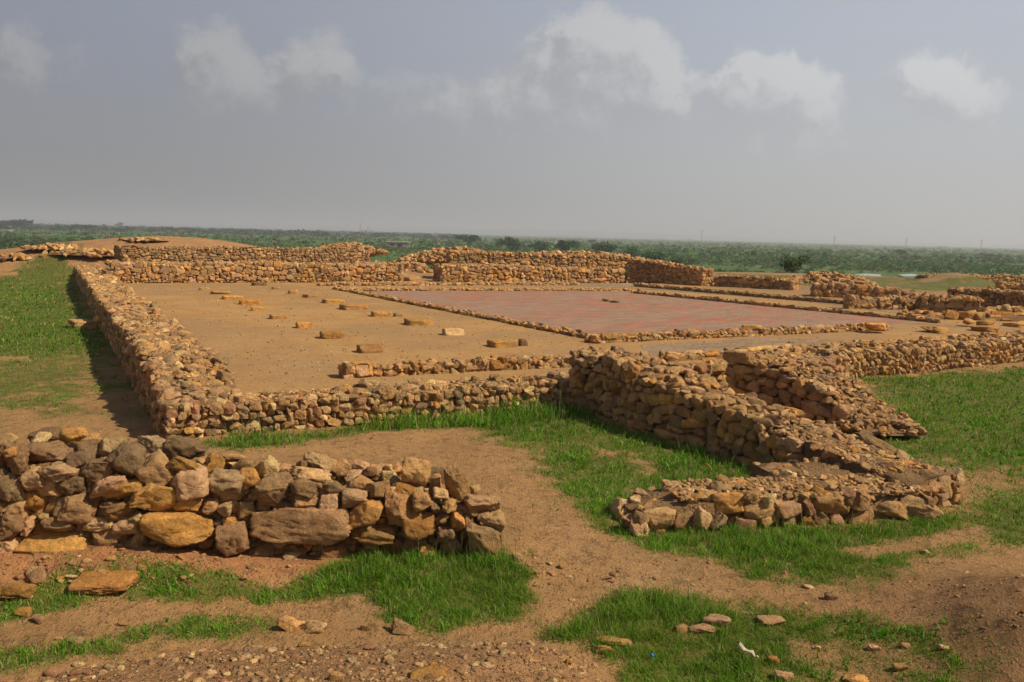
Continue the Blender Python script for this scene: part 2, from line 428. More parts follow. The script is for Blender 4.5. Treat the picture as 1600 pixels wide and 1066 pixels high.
def seg_stones(P0, P1, thick, hf, size, S, aspect=1.5, pal='TTTTBBBPGOPTKR', faces='FTAB', tilt=.14, topd=1., blk=None, zb=None, depth=1.2, topsize=1.0, topj=.5):
    """stones of a straight wall whose front face stands on P0-P1 (wall body on the left-hand side of P0->P1)"""
    P0, P1 = np.array(P0, float), np.array(P1, float); d = P1-P0; d[2] = 0; L = np.hypot(d[0], d[1]); e = d/L
    nb = np.array([-e[1], e[0], 0]); up = np.array([0, 0, 1.]); za, zc = P0[2], P1[2]
    zf = zb or (lambda s: za+(zc-za)*s/L)
    P0[2] = 0; P1[2] = 0
    def face(o, ex, inn, LL, hfun, zfun):
        A0 = np.stack([ex, inn, up], 1); t = -.3*size
        hm = max(hfun(s) for s in np.linspace(0, LL, 30))
        row = 0; wob = random.uniform(0, 50)
        while t < hm:
            ch = size*random.choice((random.uniform(.5, .85), random.uniform(.8, 1.2), random.uniform(1.1, 1.5))); s = -random.uniform(0, size)
            while s < LL:
                w = ch*random.uniform(.55, 1.35)*aspect*(random.uniform(1.2, 1.9) if random.random() < .15 else 1)
                sm = min(max(s+w/2, .3*w), LL-.3*w) if LL > w else LL/2
                wz = size*.45*math.sin(sm/size*.35+wob)+size*random.uniform(-.15, .15)
                if t+wz+ch*.55 < hfun(sm):
                    dp = size*depth*random.uniform(.8, 1.3)
                    c = o+ex*sm+inn*(dp*.5-size*random.uniform(-.12, .24))+up*(zfun(sm)+t+ch/2+wz)
                    B = blk if blk is not None else int(RNG.choice([0, 1, 1, 2]))
                    S.add(c, A0@rotm(random.gauss(0, tilt*.6), random.gauss(0, tilt), random.gauss(0, tilt*.8)), (w*1.07, dp, ch*1.16), pcol(None, pal), B)
                s += w*.97
            t += ch*.93; row += 1
    if 'F' in faces: face(P0, e, nb, L, hf, zf)
    if 'K' in faces: face(P1+nb*thick, -e, -nb, L, lambda s: hf(L-s), lambda s: zf(L-s))
    if 'A' in faces: face(P0+nb*thick, -nb, e, thick, lambda s: hf(.02), lambda s: zf(0))
    if 'B' in faces: face(P1, nb, -e, thick, lambda s: hf(L-.02), lambda s: zf(L))
    if 'T' in faces:
        q = size*topsize; nn = int(L*thick/(q*q*1.25)*topd)
        for i in range(nn):
            s = random.uniform(0, L); w = random.uniform(.06*thick, .96*thick)
            zz = hf(s)+zf(s)-q*random.uniform(-.05, topj)
            k = q*random.uniform(.55, 1.35)
            S.add(P0+e*s+nb*w+up*zz, rotm(random.gauss(0, .25), random.gauss(0, .25), random.uniform(0, 6.28)), (k*random.uniform(1, 1.5), k, k*random.uniform(.5, .9)), pcol(None, pal), int(RNG.choice([0, 1, 1])))
def core(P0, P1, thick, hf, inset, zb=None, drop=.08, down=.25):
    P0, P1 = np.array(P0, float), np.array(P1, float); d = P1-P0; d[2] = 0; L = np.hypot(d[0], d[1]); e = d/L; nb = np.array([-e[1], e[0], 0])
    zf = zb or (lambda s: P0[2]+(P1[2]-P0[2])*s/L)
    ns = max(6, int(L/.35)); ws = 6; V = []
    for i, s in enumerate(np.linspace(inset, L-inset, ns)):
        z0, z1 = zf(s)-down, zf(s)+max(.02, hf(s)-drop)
        rowp = [(inset*1.0, z0)]+[(inset+(thick-2*inset)*k/(ws-1), z1+(.0 if k in (0, ws-1) else random.uniform(-.02, .04))) for k in range(ws)]+[(thick-inset, z0)]
        for w, z in rowp: V.append(P0+e*s+nb*w+np.array([0, 0, z-P0[2]+P0[2]]))
    V = np.array(V); V[:, 2] = V[:, 2]-0; m = ws+2; F = []
    for i in range(ns-1):
        for j in range(m-1): a = i*m+j; F.append([a, a+1, a+1+m, a+m])
    for base, rev in ((0, False), ((ns-1)*m, True)):
        for j in range(m//2-1):
            q = [base+j, base+m-1-j, base+m-2-j, base+j+1]; F.append(q[::-1] if rev else q)
    F = np.array(F)[:, ::-1]
    # core vertices: z was written absolute
    return V, F

def fixz(P):  # P as (x,y,z)
    return np.array(P, float)
def build_wall(name, label, segs, parts=0, cat='stone wall', group=None, extra=None, partcol=None):
    """segs: list of dict(P0,P1,thick,hf,size,...); one thing; the stones that show largest as parts"""
    S = Stones(); cores = []
    for sg in segs:
        kw = {k: v for k, v in sg.items() if k not in ('P0', 'P1', 'thick', 'hf', 'size', 'inset', 'drop', 'nocore')}
        P0, P1 = np.array(sg['P0'], float), np.array(sg['P1'], float)
        seg_stones(P0, P1, sg['thick'], sg['hf'], sg['size'], S, **kw)
        if not sg.get('nocore'):
            Q0, Q1 = P0.copy(), P1.copy()
            z0 = Q0[2]; L = np.hypot(*(Q1-Q0)[:2]); zfun = sg.get('zb') or (lambda s, a=P0[2], b=P1[2], L=L: a+(b-a)*s/L)
            Q0[2] = 0; Q1[2] = 0
            cores.append(core(Q0, Q1, sg['thick'], sg['hf'], sg.get('inset', sg['size']*.45), zb=zfun, drop=sg.get('drop', sg['size']*.35)))
    L = S.L+(extra.L if extra else [])
    CV = np.concatenate([c[0] for c in cores]) if cores else None
    if cores:
        CF = []; off = 0
        for v, f in cores: CF.append(f+off); off += len(v)
        CF = np.concatenate(CF)
    org = np.array(segs[0]['P0'], float)
    if parts:
        root = empty(name, org); tag(root, label, cat, group)
        pri = sorted(range(len(L)), key=lambda i: -(L[i][2][0]*L[i][2][2])/(np.hypot(*L[i][0][:2])**2))[:parts]
        ps = set(pri)
        for i in pri: stone_part(root, L[i], i+len(label)*31)
        rest = [L[i] for i in range(len(L)) if i not in ps]
        if rest:
            V, F, C = merged(rest, lod_of); o = mk('small_stones', V-org, F, M_STONE, root, C, smooth=LAST_SM); o['kind'] = 'stuff'
        if cores: mk('earth_core', CV-org, CF, M_EARTH, root, np.tile((.3, .2, .1), (len(CV), 1)))
        return root
    V, F, C = merged(L, lod_of)
    if cores:
        mi = np.concatenate([np.zeros(len(F)), np.ones(len(CF))]); F = np.concatenate([F, CF+len(V)])
        V = np.concatenate([V, CV]); C = np.concatenate([C, np.tile((.3, .2, .1), (len(CV), 1))])
        sm = np.concatenate([LAST_SM, np.ones(len(CF), bool)])
    else: mi = np.zeros(len(F)); sm = LAST_SM
    return tag(mk(name, V-org, F, [M_STONE, M_EARTH], None, C, matidx=mi, loc=org, smooth=sm), label, cat, group)
def wav(h, amp, sc_, seed=0):
    """wall height as a function of distance along it"""
    def f(s):
        b_ = h(s) if callable(h) else h
        return b_+amp*(math.sin(s/sc_+seed)+.6*math.sin(s/sc_*2.7+seed*2.1)+.4*math.sin(s/sc_*6.1+seed*3.3))/1.6
    return f
def lerp_h(pts):
    xs, ys = zip(*pts); return lambda s: float(np.interp(s, xs, ys))
# ================================================================== SETTING
def PG(pts, z=0.0): return np.array([G(x, y, z)[:2] for x, y in pts])
FZ = .45                                   # level of the raised floor
GRAVEL = PG([(-500, 1075), (0, 1058), (170, 1014), (420, 987), (600, 990), (830, 984), (935, 1010), (985, 1066), (1010, 1400), (-500, 1400)], .15)
RMOUND = G(1690, 985, .3)
def TZ(X, Y):
    X = np.asarray(X, float); Y = np.asarray(Y, float); r = np.hypot(X, Y); th = np.arctan2(X, Y)
    z = .04*n2(X, Y, 2.2, 3)+.022*n2(X, Y, .45, 5, 3)
    # rubble bank the photographer stands on
    d = sdf(GRAVEL, X, Y)+.12*n2(X, Y, .6, 8)
    z = z+.30*sstep(-.05, .6, d)+.22*np.clip(d-.5, 0, 3)*(r < 9)
    z = z+np.clip(4.6-r, 0, 4)*.32*(1-sstep(0, .6, d))
    z = z+.62*np.exp(-((X-RMOUND[0])**2/1.1+(Y-RMOUND[1])**2/1.5))*(1+.25*n2(X, Y, .5, 12))
    # debris foot of the near wall
    a, b = np.array(W1A), np.array(W1B); e = (b-a)/np.hypot(*(b-a)); s = (X-a[0])*e[0]+(Y-a[1])*e[1]; w = -(X-a[0])*e[1]+(Y-a[1])*e[0]
    z = z+.20*np.exp(-(w+.0)**2/.22)*sstep(3.6, 1.0, s)+.08*np.exp(-(w)**2/.3)*sstep(-3, 0, s)*sstep(7, 5, s)
    # dip of the path and slope to the right field
    z = z+.12*n2(X, Y, 9, 21)*sstep(8, 16, r)
    # ruins terrace to the right and far side
    far = sstep(34, 42, Y-.25*(X-10))*sstep(6, 12, X)
    z = z+.45*far*sstep(100, 60, Y)
    z = z+.42*sstep(50, 56, Y)*sstep(10, -2, X)*sstep(-60, -30, X)
    # sandy knoll behind the far wall, spilling to the left
    k1 = ray(330, 369); k1 = k1/math.hypot(k1[0], k1[1])*63; k2 = ray(150, 385); k2 = k2/math.hypot(k2[0], k2[1])*60
    z = z+1.5*np.exp(-(((X-k1[0])/11)**2+((Y-k1[1])/6.5)**2))+1.0*np.exp(-(((X-k2[0])/10)**2+((Y-k2[1])/6)**2))
    z = z+.35*sstep(46, 54, Y)*sstep(-16, -24, X)
    m4 = G(1490, 437, .6)
    z = z+.75*np.exp(-(((X-m4[0])/2.4)**2+((Y-m4[1])/2.5)**2))
    # edge of the ruin hill, then the plain
    edge = 62+28*sstep(-.05, .35, th)+5*n2(th*10, th*0, 1., 40)+8*sstep(-.1, -.4, th)
    down = sstep(edge, edge+45, r)
    z = z*(1-down)-6.0*down
    plain = sstep(150, 400, r)
    z = z*(1-plain)+plain*(-6.0+.5*n2(X, Y, 300, 60))
    return z
W1A, W1B = G(-60, 905)[:2], G(790, 880)[:2]
RIV = PG([(1330, 431), (1350, 429.6), (1375, 431), (1400, 430.8), (1425, 430), (1442, 432), (1428, 434.5), (1400, 432.6), (1372, 434), (1350, 434.4)], -6)

GR = [ # polygon (photo points on the ground), density, blade height, feather
    ([(-300, 445), (0, 440), (112, 428), (150, 500), (185, 545), (120, 560), (-300, 575)], 1., .165, .6),
    ([(-300, 570), (190, 550), (225, 610), (150, 640), (-300, 665)], .8, .07, .9),
    ([(-300, 660), (160, 650), (120, 690), (-300, 690)], .4, .05, .6),
    ([(165, 600), (215, 600), (245, 660), (175, 655)], .55, .08, .3),
    ([(300, 695), (540, 668), (720, 640), (880, 640), (900, 655), (760, 672), (600, 676), (420, 700), (320, 706)], 1., .20, .18),
    ([(560, 664), (720, 640), (880, 636), (900, 650), (800, 668), (640, 674)], 1., .60, .15),
    ([(320, 696), (440, 680), (450, 692), (330, 702)], 1., .38, .15),
    ([(380, 690), (470, 690), (420, 703), (360, 705)], .8, .10, .2),
    ([(720, 645), (890, 640), (1240, 745), (1240, 775), (1000, 770), (1010, 800), (960, 820), (930, 840), (880, 800), (870, 762), (840, 700), (740, 684)], 1., .15, .25),
    ([(740, 655), (900, 640), (1010, 680), (900, 690), (800, 690)], 1., .20, .2),
    ([(1040, 690), (1250, 745), (1260, 770), (1060, 755)], 1., .24, .2),
    ([(930, 815), (1000, 845), (1130, 872), (1190, 900), (1300, 925), (1420, 895), (1480, 872), (1640, 845), (1700, 700), (1500, 700), (1500, 815), (1300, 830), (1000, 832)], .95, .13, .2),
    ([(950, 828), (1010, 850), (1130, 868), (1200, 890), (1320, 880), (1400, 830), (1300, 822), (1000, 832)], 1., .24, .15),
    ([(1340, 592), (1640, 565), (1900, 600), (1900, 860), (1640, 850), (1500, 790), (1420, 700), (1380, 640)], 1., .165, .4),
    ([(1300, 640), (1350, 600), (1420, 660), (1480, 760), (1330, 690)], 1., .15, .3),
    ([(-80, 960), (0, 945), (120, 925), (250, 905), (420, 925), (560, 880), (680, 868), (800, 865), (835, 900), (838, 975), (720, 982), (600, 968), (560, 945), (420, 948), (300, 945), (170, 950), (60, 975), (-80, 980)], 1., .165, .06),
    ([(520, 885), (640, 872), (800, 866), (828, 890), (800, 925), (640, 935), (540, 915)], 1., .25, .12),
    ([(120, 915), (360, 912), (330, 945), (60, 955)], .9, .17, .08),
    ([(170, 998), (300, 962), (420, 965), (470, 975), (400, 988), (260, 1000)], 1., .16, .03),
    ([(-80, 1040), (0, 1022), (170, 1004), (180, 1014), (60, 1045), (-80, 1060)], .9, .16, .03),
    ([(-80, 975), (60, 975), (160, 955), (60, 990), (-80, 1000)], .3, .06, .1),
    ([(850, 1000), (900, 955), (980, 925), (1060, 918), (1130, 925), (1200, 945), (1330, 965), (1400, 990), (1480, 1020), (1560, 1066), (1600, 1200), (1000, 1200), (975, 1050), (930, 1010)], .85, .12, .12),
    ([(850, 1000), (900, 958), (1000, 925), (1110, 930), (1120, 960), (990, 1000), (930, 1005)], 1., .24, .10),
    ([(1000, 1020), (1180, 1000), (1260, 1066), (1230, 1200), (1020, 1200)], 1., .18, .12),
    ([(800, 880), (828, 870), (838, 960), (800, 975)], .9, .16, .08),
    ([(1120, 432), (1290, 437), (1300, 446), (1120, 440)], .9, .08, .8),
    ([(1330, 440), (1460, 441), (1450, 452), (1330, 450)], .8, .08, .8),
    ([(1530, 485), (1640, 480), (1640, 500), (1540, 500)], .9, .1, .5),
    ([(1500, 440), (1640, 440), (1640, 448), (1500, 447)], .6, .06, .8),
    ([(1180, 436), (1640, 438), (1640, 478), (1560, 470), (1400, 462), (1200, 454)], .85, .08, 1.2),
    ([(20, 398), (110, 395), (140, 410), (60, 405)], .55, .08, .8),
    ([(590, 402), (640, 402), (640, 412), (600, 412)], .8, .08, .6),
    ([(0, 418), (110, 418), (110, 428), (0, 432)], .3, .05, 1.),
    ([(1330, 820), (1500, 790), (1530, 800), (1500, 840), (1350, 850)], 1., .17, .1),
]
GRP = [(PG(p), dn, h, f) for p, dn, h, f in GR]
BARE = [(PG(p), s, f) for p, s, f in [
    ([(1430, 430), (1480, 427), (1560, 432), (1560, 450), (1440, 450)], .9, .5),
    ([(1320, 862), (1400, 848), (1440, 838), (1530, 822), (1540, 838), (1450, 862), (1360, 872)], .9, .12),
    ([(1390, 760), (1560, 725), (1600, 735), (1600, 765), (1450, 790)], .55, .5),
    ([(800, 770), (860, 762), (900, 800), (940, 850), (860, 860)], .8, .2),
    ([(90, 960), (240, 945), (260, 960), (170, 985), (0, 1000), (0, 980)], .8, .08),
    ([(430, 948), (560, 930), (600, 952), (560, 968), (440, 962)], .85, .08),
    ([(1040, 690), (1000, 730), (870, 700), (960, 680)], .0, .2),
    ([(980, 985), (1080, 970), (1130, 985), (1060, 1000)], .3, .1),
    ([(1230, 1000), (1400, 1010), (1480, 1066), (1300, 1090)], .45, .15)]]
def GH(x, y):                             # where a sight line meets the terrain
    d = ray(x, y); d = d/math.hypot(d[0], d[1]); t = np.exp(np.linspace(math.log(3.5), math.log(110), 1500))
    zt = TZ(d[0]*t, d[1]*t); hit = np.nonzero(CAMZ+d[2]*t < zt)[0]
    if not len(hit): m_ = t > 25; k = np.nonzero(m_)[0][np.argmin((CAMZ+d[2]*t-zt)[m_])]
    else: k = hit[0]
    return np.array([d[0]*t[k], d[1]*t[k], zt[k]])
def grass_field(X, Y):
    """density 0..1 and blade height"""
    shp = X.shape; r = np.hypot(X, Y); nz = n2(X, Y, .9, 71, 4); nz2 = n2(X, Y, .28, 77, 3)
    g = np.zeros(shp); h = np.full(shp, .05)
    for P, dn, hh, f in GRP:
        lo, hi = P.min(0)-2, P.max(0)+2
        m = (X > lo[0]) & (X < hi[0]) & (Y > lo[1]) & (Y < hi[1])
        if not m.any(): continue
        f = f*1.5+.10; d = sdf(P, X[m], Y[m])+f*(1.1*nz[m]+1.0*nz2[m])+.35*f
        v = dn*sstep(-f, f*1.4, d)
        h[m] = np.where(v > .25, np.maximum(h[m], hh*(.55+.45*sstep(-f, f, d))), h[m]); g[m] = np.maximum(g[m], v)
    g = g*(1-.6*sstep(.15, .55, -nz+.5*nz2)*(h < .16))
    for P, s, f in BARE:
        d = sdf(P, X, Y)+f*(nz+nz2); g = g*(1-s*sstep(-f, f, d))
    return g, h
t_f = np.radians(np.concatenate([np.arange(-180, -42, 4), np.arange(-42, 42.01, .11), np.arange(46, 181, 4)]))
rr = [1.0]
while rr[-1] < 13000: rr.append(rr[-1]*(1.0085 if 4 < rr[-1] < 12 else 1.013 if rr[-1] < 95 else 1.035))
rr = np.array(rr)
TH, RRg = np.meshgrid(t_f, rr); X, Y = RRg*np.sin(TH), RRg*np.cos(TH)
Z = TZ(X, Y); gg, hh_ = grass_field(X, Y)
grv = sstep(-.05, .3, sdf(GRAVEL, X, Y)+.15*n2(X, Y, .5, 9)); grv = np.maximum(grv, .45*sstep(7, 4, RRg))
c0, c1 = np.array((.38, .205, .082)), np.array((.33, .18, .070))
mixv = (.5+.5*n2(X, Y, 4, 90))[..., None]; C = c0*(1-mixv)+c1*mixv
grey = sstep(.0, .5, n2(X, Y, 1.6, 91))[..., None]*.35; C = C*(1-grey)+np.array((.39, .235, .11))*grey
red = (sstep(47, 51, Y)*sstep(0, -16, X))[..., None]; C = C*(1-red)+np.array((.38, .20, .085))*red
dk = (grv*sstep(.5, 3.0, X))[..., None]; C = C*(1-.0*dk)
_e = (W1B-W1A)/np.hypot(*(W1B-W1A)); _s = (X-W1A[0])*_e[0]+(Y-W1A[1])*_e[1]; _w = -(X-W1A[0])*_e[1]+(Y-W1A[1])*_e[0]
db = (np.exp(-(_w+.1)**2/.16)*sstep(4.6, 3.2, _s))[..., None]; C = C*(1-db*.7)+np.array((.40, .16, .065))*db*.7
rf = (sstep(42, 55, Y)*sstep(8, 16, X))[..., None]; C = C*(1-rf*.8)+np.array((.27, .165, .075))*rf*.8*(.7+.6*mixv)
rm = np.exp(-((X-RMOUND[0])**2/4+(Y-RMOUND[1])**2/4))[..., None]; C = C*(1-rm*.55)+np.array((.15, .07, .032))*rm*.55
gv3 = grv[..., None]; C = C*(1-.6*gv3)+np.array((.27, .13, .060))*gv3*.6
pln = sstep(95, 130, RRg)
nt, nr = len(t_f), len(rr)
i, j = np.meshgrid(np.arange(nr-1), np.arange(nt-1), indexing='ij')
F = np.stack([i*nt+j, i*nt+j+1, (i+1)*nt+j+1, (i+1)*nt+j], -1).reshape(-1, 4)[:, ::-1]
V = np.stack([X, Y, Z], -1).reshape(-1, 3)
# close the hole under the camera
V = np.concatenate([V, [[0, 0, Z[0].mean()]]]); tri = np.array([[len(V)-1, k, k+1] for k in range(nt-1)])[:, ::-1]
ap = lambda a: np.append(a.ravel(), a.ravel()[-1])
tag(mk('ground', V, [F, tri], M_GROUND, None, np.concatenate([C.reshape(-1, 3), [C[0, 0]]]), attrs=dict(grs=ap(gg), grv=ap(grv), pln=ap(pln))), kind='structure')

# ---- raised floor of the hall and its pavings
_fa, _fb = G(262, 690)[:2], G(905, 640)[:2]; _fe = (_fb-_fa)/np.hypot(*(_fb-_fa)); _fn = np.array([-_fe[1], _fe[0]])
_ga, _gb = G(1318, 592)[:2], G(1760, 548)[:2]; _ge = (_gb-_ga)/np.hypot(*(_gb-_ga)); _gn = np.array([-_ge[1], _ge[0]])
FLOOR = np.concatenate([[_fa+_fn*.45+_fe*.5, _fb+_fn*.45+_fe*.6, _ga+_gn*.5, _gb+_gn*.5], PG([(1900, 520), (2100, 520), (1500, 500), (1115, 452), (1090, 444), (640, 438), (165, 438)], FZ)])
def sheet(name, poly, z, mat_, kind='structure', step=.3, skirt=.6, amp=.0, kindlabel=None):
    P = np.asarray(poly); c = P.mean(0); nP = len(P)
    lo, hi = P.min(0), P.max(0)
    import bmesh
    bm = bmesh.new(); vs = [bm.verts.new((p[0], p[1], z)) for p in P]; f = bm.faces.new(vs); bmesh.ops.triangulate(bm, faces=[f])
    if skirt:
        vb = [bm.verts.new((p[0], p[1], z-skirt)) for p in P]
        for a in range(nP): bm.faces.new((vs[a], vb[a], vb[(a+1) % nP], vs[(a+1) % nP]))
    bmesh.ops.recalc_face_normals(bm, faces=bm.faces)
    me = bpy.data.meshes.new(name); bm.to_mesh(me); bm.free(); me.materials.append(mat_)
    o = bpy.data.objects.new(name, me); COL.objects.link(o); return tag(o, kind=kind)
sheet('hall_floor', FLOOR, FZ, M_FLOOR, skirt=.8)
bang = math.atan2(*(G(1385, 512, FZ)-G(935, 532, FZ))[[1, 0]])
M_BRICK = brick_mat('worn_brick_paving', bang, (.25, .155, .10), (.33, .21, .14), (.43, .115, .055), 1.02)
M_SLAB = brick_mat('grey_slab_paving', bang, (.23, .145, .075), (.31, .205, .11), (.42, .14, .07), 1.2)
BRICKP = PG([(938, 527), (1200, 517), (1385, 508), (1420, 505), (1500, 512), (1260, 482), (985, 456), (760, 452), (555, 452)], FZ)
sheet('brick_courtyard', BRICKP, FZ+.006, M_BRICK, skirt=0)
sheet('slab_paving', PG([(1000, 539), (1180, 529), (1310, 531), (1290, 545), (1150, 556), (1040, 560), (1010, 552)], FZ), FZ+.005, M_SLAB, skirt=0)
sheet('far_paving', PG([(1000, 446), (1330, 470), (1440, 488), (1400, 490), (1250, 470), (1000, 452), (890, 446), (895, 442)], FZ), FZ+.005, M_SLAB, skirt=0)

# ---- river, hills
m, t, b = mat('river_water'); b.inputs['Base Color'].default_value = (.25, .27, .29, 1); b.inputs['Roughness'].default_value = .12; b.inputs['Specular IOR Level'].default_value = .5
bump(t, b, t.noise(pos(t), .8, 3), .15, .05); M_WATER = m
def river(pts, z):
    P = PG(pts, z); o = sheet('river_water', P, z+.35, M_WATER, skirt=0); return o
river([(1335, 431), (1352, 429.2), (1376, 430.6), (1376, 434), (1352, 434.6)], -6)
river([(1403, 431), (1425, 429.6), (1441, 432), (1436, 434.2), (1412, 434)], -6)
M_HILL = plain_mat('far_hill', (.16, .13, .10), .95, .3, .002)
V = []; F = []; N = 260
for i_, a in enumerate(np.radians(np.linspace(-40, 44, N))):
    deg = math.degrees(a)
    hpx = 2.5+1.5*math.exp(-((deg+36)/6)**2)+6.5*math.exp(-((deg-3)/13)**2)+1.2*float(n2(np.array([deg]), np.array([0.]), 3., 4)[0])+2.0*math.exp(-((deg-33)/3)**2)
    for (R_, h_) in ((8600, 0), (9100, .55), (9700, 1.), (10400, .8), (11200, 0)):
        V.append((R_*math.sin(a), R_*math.cos(a), -8+(4+hpx*7.4)*h_))
for i_ in range(N-1):
    for k in range(4): q = i_*5+k; F.append([q, q+5, q+6, q+1])
tag(mk('hills', V, np.array(F), M_HILL), kind='structure')

# ---- grass
def blades(X, Y, H, Wd, col, bend=1.0, lift=0., seg3=None):
    n = len(X); Z = TZ(X, Y)-.01+lift; a = RNG.uniform(0, 2*np.pi, n); b_ = RNG.uniform(0, 2*np.pi, n) 
    dx, dy = np.cos(a), np.sin(a); lx, ly = np.cos(b_), np.sin(b_); bd = RNG.uniform(.1, 1, n)**1.3*bend*H
    P = np.stack([X, Y, Z], 1); out = []
    for (t_, w) in ((0, 1.), (.38, .9), (.74, .6), (1., 0.)):
        ctr = P+np.stack([lx*bd*t_**1.8, ly*bd*t_**1.8, H*(t_-.18*t_*t_*bd/H)], 1)
        if w == 0: out.append(ctr)
        else:
            o = np.stack([dx, dy, 0*dx], 1)*(Wd*w*.5)[:, None]; out += [ctr-o, ctr+o]
    V = np.stack(out, 1).reshape(-1, 3); k = np.arange(n)[:, None]*7
    Q = np.concatenate([k+[0, 1, 3, 2], k+[2, 3, 5, 4]]); T = k+np.array([4, 5, 6])
    return V, Q, T, np.repeat(col, 7, 0)
def gcolors(n, X, Y, dry=.10):
    c = np.array((.088, .215, .010))*np.where(np.hypot(X, Y) > 20, .8, 1.)[:, None]*RNG.uniform(.4, 1.6, (n, 1)); y = RNG.random((n, 1)) 
    c = np.where(y < .35, np.array((.14, .25, .018))*RNG.uniform(.6, 1.35, (n, 1)), c)
    c = np.where(y > 1-dry, np.array((.42, .35, .15))*RNG.uniform(.7, 1.1, (n, 1)), c)
    pn = (.5+.5*n2(X, Y, 1.1, 33))[:, None]; c = c*(.6+.8*pn)
    yn = sstep(-.15, .45, n2(X, Y, 1.2, 35))[:, None]*.6; c = c*(1-yn)+np.array((.135, .21, .022))*yn
    return c*(1+.0*pn)
def scatter(n, r0, r1, seed):
    th = np.radians(RNG.uniform(-37, 37, n)); r = np.exp(RNG.uniform(np.log(r0), np.log(r1), n)); return r*np.sin(th), r*np.cos(th), r
def grass_obj(name, n, r0, r1, wk, hk=1., bend=1.15, dens=1., leafy=False):
    X, Y, r = scatter(n, r0, r1, 0); g, h = grass_field(X, Y)
    tuft = .5+.5*n2(X, Y, .16, 55, 3); big = .5+.5*n2(X, Y, .7, 56, 3)
    keep = RNG.random(n) < (g**1.3*dens*np.clip(-.35+1.9*tuft, 0.02, 1.1))*(g > .05)
    if leafy: keep &= n2(X, Y, .8, 58) > .12
    gk = g[keep]
    X, Y, r, h, tuft, big = X[keep], Y[keep], r[keep], h[keep], tuft[keep], big[keep]
    H = h*hk*(.10+.85*tuft)*(.35+1.0*big)*RNG.uniform(.4, 1.15, len(X))*(.35+.65*gk)+.010
    Wd = np.maximum(.006, r*wk)*RNG.uniform(.7, 1.3, len(X))
    if leafy: Wd = np.maximum(.018, r*.0016)*RNG.uniform(.7, 1.3, len(X)); H = np.minimum(H, .08)+.02
    c = gcolors(len(X), X, Y, 0. if leafy else .11)
    if leafy: c = c*np.array((.85, 1.1, 1.))
    V, Q, T, c = blades(X, Y, H, Wd, c, 1.3 if leafy else bend)
    return tag(mk(name, V, [Q, T], M_GRASS, None, c, smooth=False), kind='stuff')
grass_obj('grass', 520000, 4.4, 11.5, .00075)
grass_obj('field_grass', 420000, 11.5, 62, .0010)
grass_obj('weeds', 70000, 4.4, 30, .001, leafy=True)
# ripe seed heads rising over the tall patches
X, Y, r = scatter(16000, 5, 17, 0); g, h = grass_field(X, Y); k = (h > .19) & (g > .6) & (RNG.random(len(X)) < .33)
X, Y, r, h = X[k], Y[k], r[k], h[k]
st = np.array((.17, .21, .06))*RNG.uniform(.8, 1.3, (len(X), 1))
V, Q, T, c = blades(X, Y, h*RNG.uniform(1.1, 1.5, len(X)), np.maximum(.005, r*.0007), st, .5)
tag(mk('seeding_grass', V, [Q, T], M_GRASS, None, c, smooth=False), kind='stuff')

# ---- pebbles of the bank, the debris and the paths
def pebbles(name, n, r0, r1, dens, smin, smax, pal='TTRRBKPOG'):
    X, Y, r = scatter(n, r0, r1, 0); k = RNG.random(n) < dens(X, Y); X, Y, r = X[k], Y[k], r[k]; Z = TZ(X, Y)
    L = []
    for x, y, z, q in zip(X, Y, Z, r):
        s = max(smin*(smax/smin)**(random.random()**3.6), q*.0011)
        L.append((np.array((x, y, z+s*.06)), rotm(random.uniform(-.4, .4), random.uniform(-.4, .4), random.uniform(0, 6.3)), np.array((s*random.uniform(1, 1.8), s, s*random.uniform(.35, .75))), pcol(None, pal), random.choice((0, 0, 1))))
    V, F, C = merged(L, lambda c, d: 2 if d.max() < .05 else 4)
    return tag(mk(name, V, F, M_STONE, None, C), kind='stuff')
pebbles('gravel', 85000, 3.6, 9, lambda X, Y: sstep(-.1, .25, sdf(GRAVEL, X, Y))*.8*(.35+.9*(.5+.5*n2(X, Y, .5, 15))), .005, .06, 'TTPRBKPKG')
def dfoot(X, Y):
    a = W1A; e = (W1B-a)/np.hypot(*(W1B-a)); s = (X-a[0])*e[0]+(Y-a[1])*e[1]; w = -(X-a[0])*e[1]+(Y-a[1])*e[0]
    return .6*np.exp(-(w+.28)**2/.05)*sstep(3.5, 1.3, s)+.12*np.exp(-(w+.2)**2/.1)
pebbles('rubble_debris', 26000, 6, 9, dfoot, .012, .08, 'TTRROOPG')
pebbles('path_grit', 40000, 4.4, 15, lambda X, Y: .38*(1-np.clip(grass_field(X, Y)[0]*1.6, 0, 1))*(sdf(GRAVEL, X, Y) < 0)*(.15+1.3*np.clip(n2(X, Y, .7, 25), 0, 1))*(1+2.0*(np.hypot(X-RMOUND[0], Y-RMOUND[1]) < 2.4)), .006, .04, 'TBRRKG')
floor_in = lambda X, Y: (sdf(FLOOR, X, Y) > .3)
X, Y, r = scatter(4200, 12, 45, 0); k = floor_in(X, Y) & (sdf(BRICKP, X, Y) < 0); L = []
for x, y, q in zip(X[k], Y[k], r[k]):
    s = random.uniform(.012, .035)*(1+q*.02); L.append((np.array((x, y, FZ+s*.2)), rotm(0, 0, random.uniform(0, 6)), np.array((s*1.4, s, s*.7)), pcol(None, 'TBGKP'), 0))
V, F, C = merged(L, 2); tag(mk('floor_grit', V, F, M_STONE, None, C), kind='stuff')

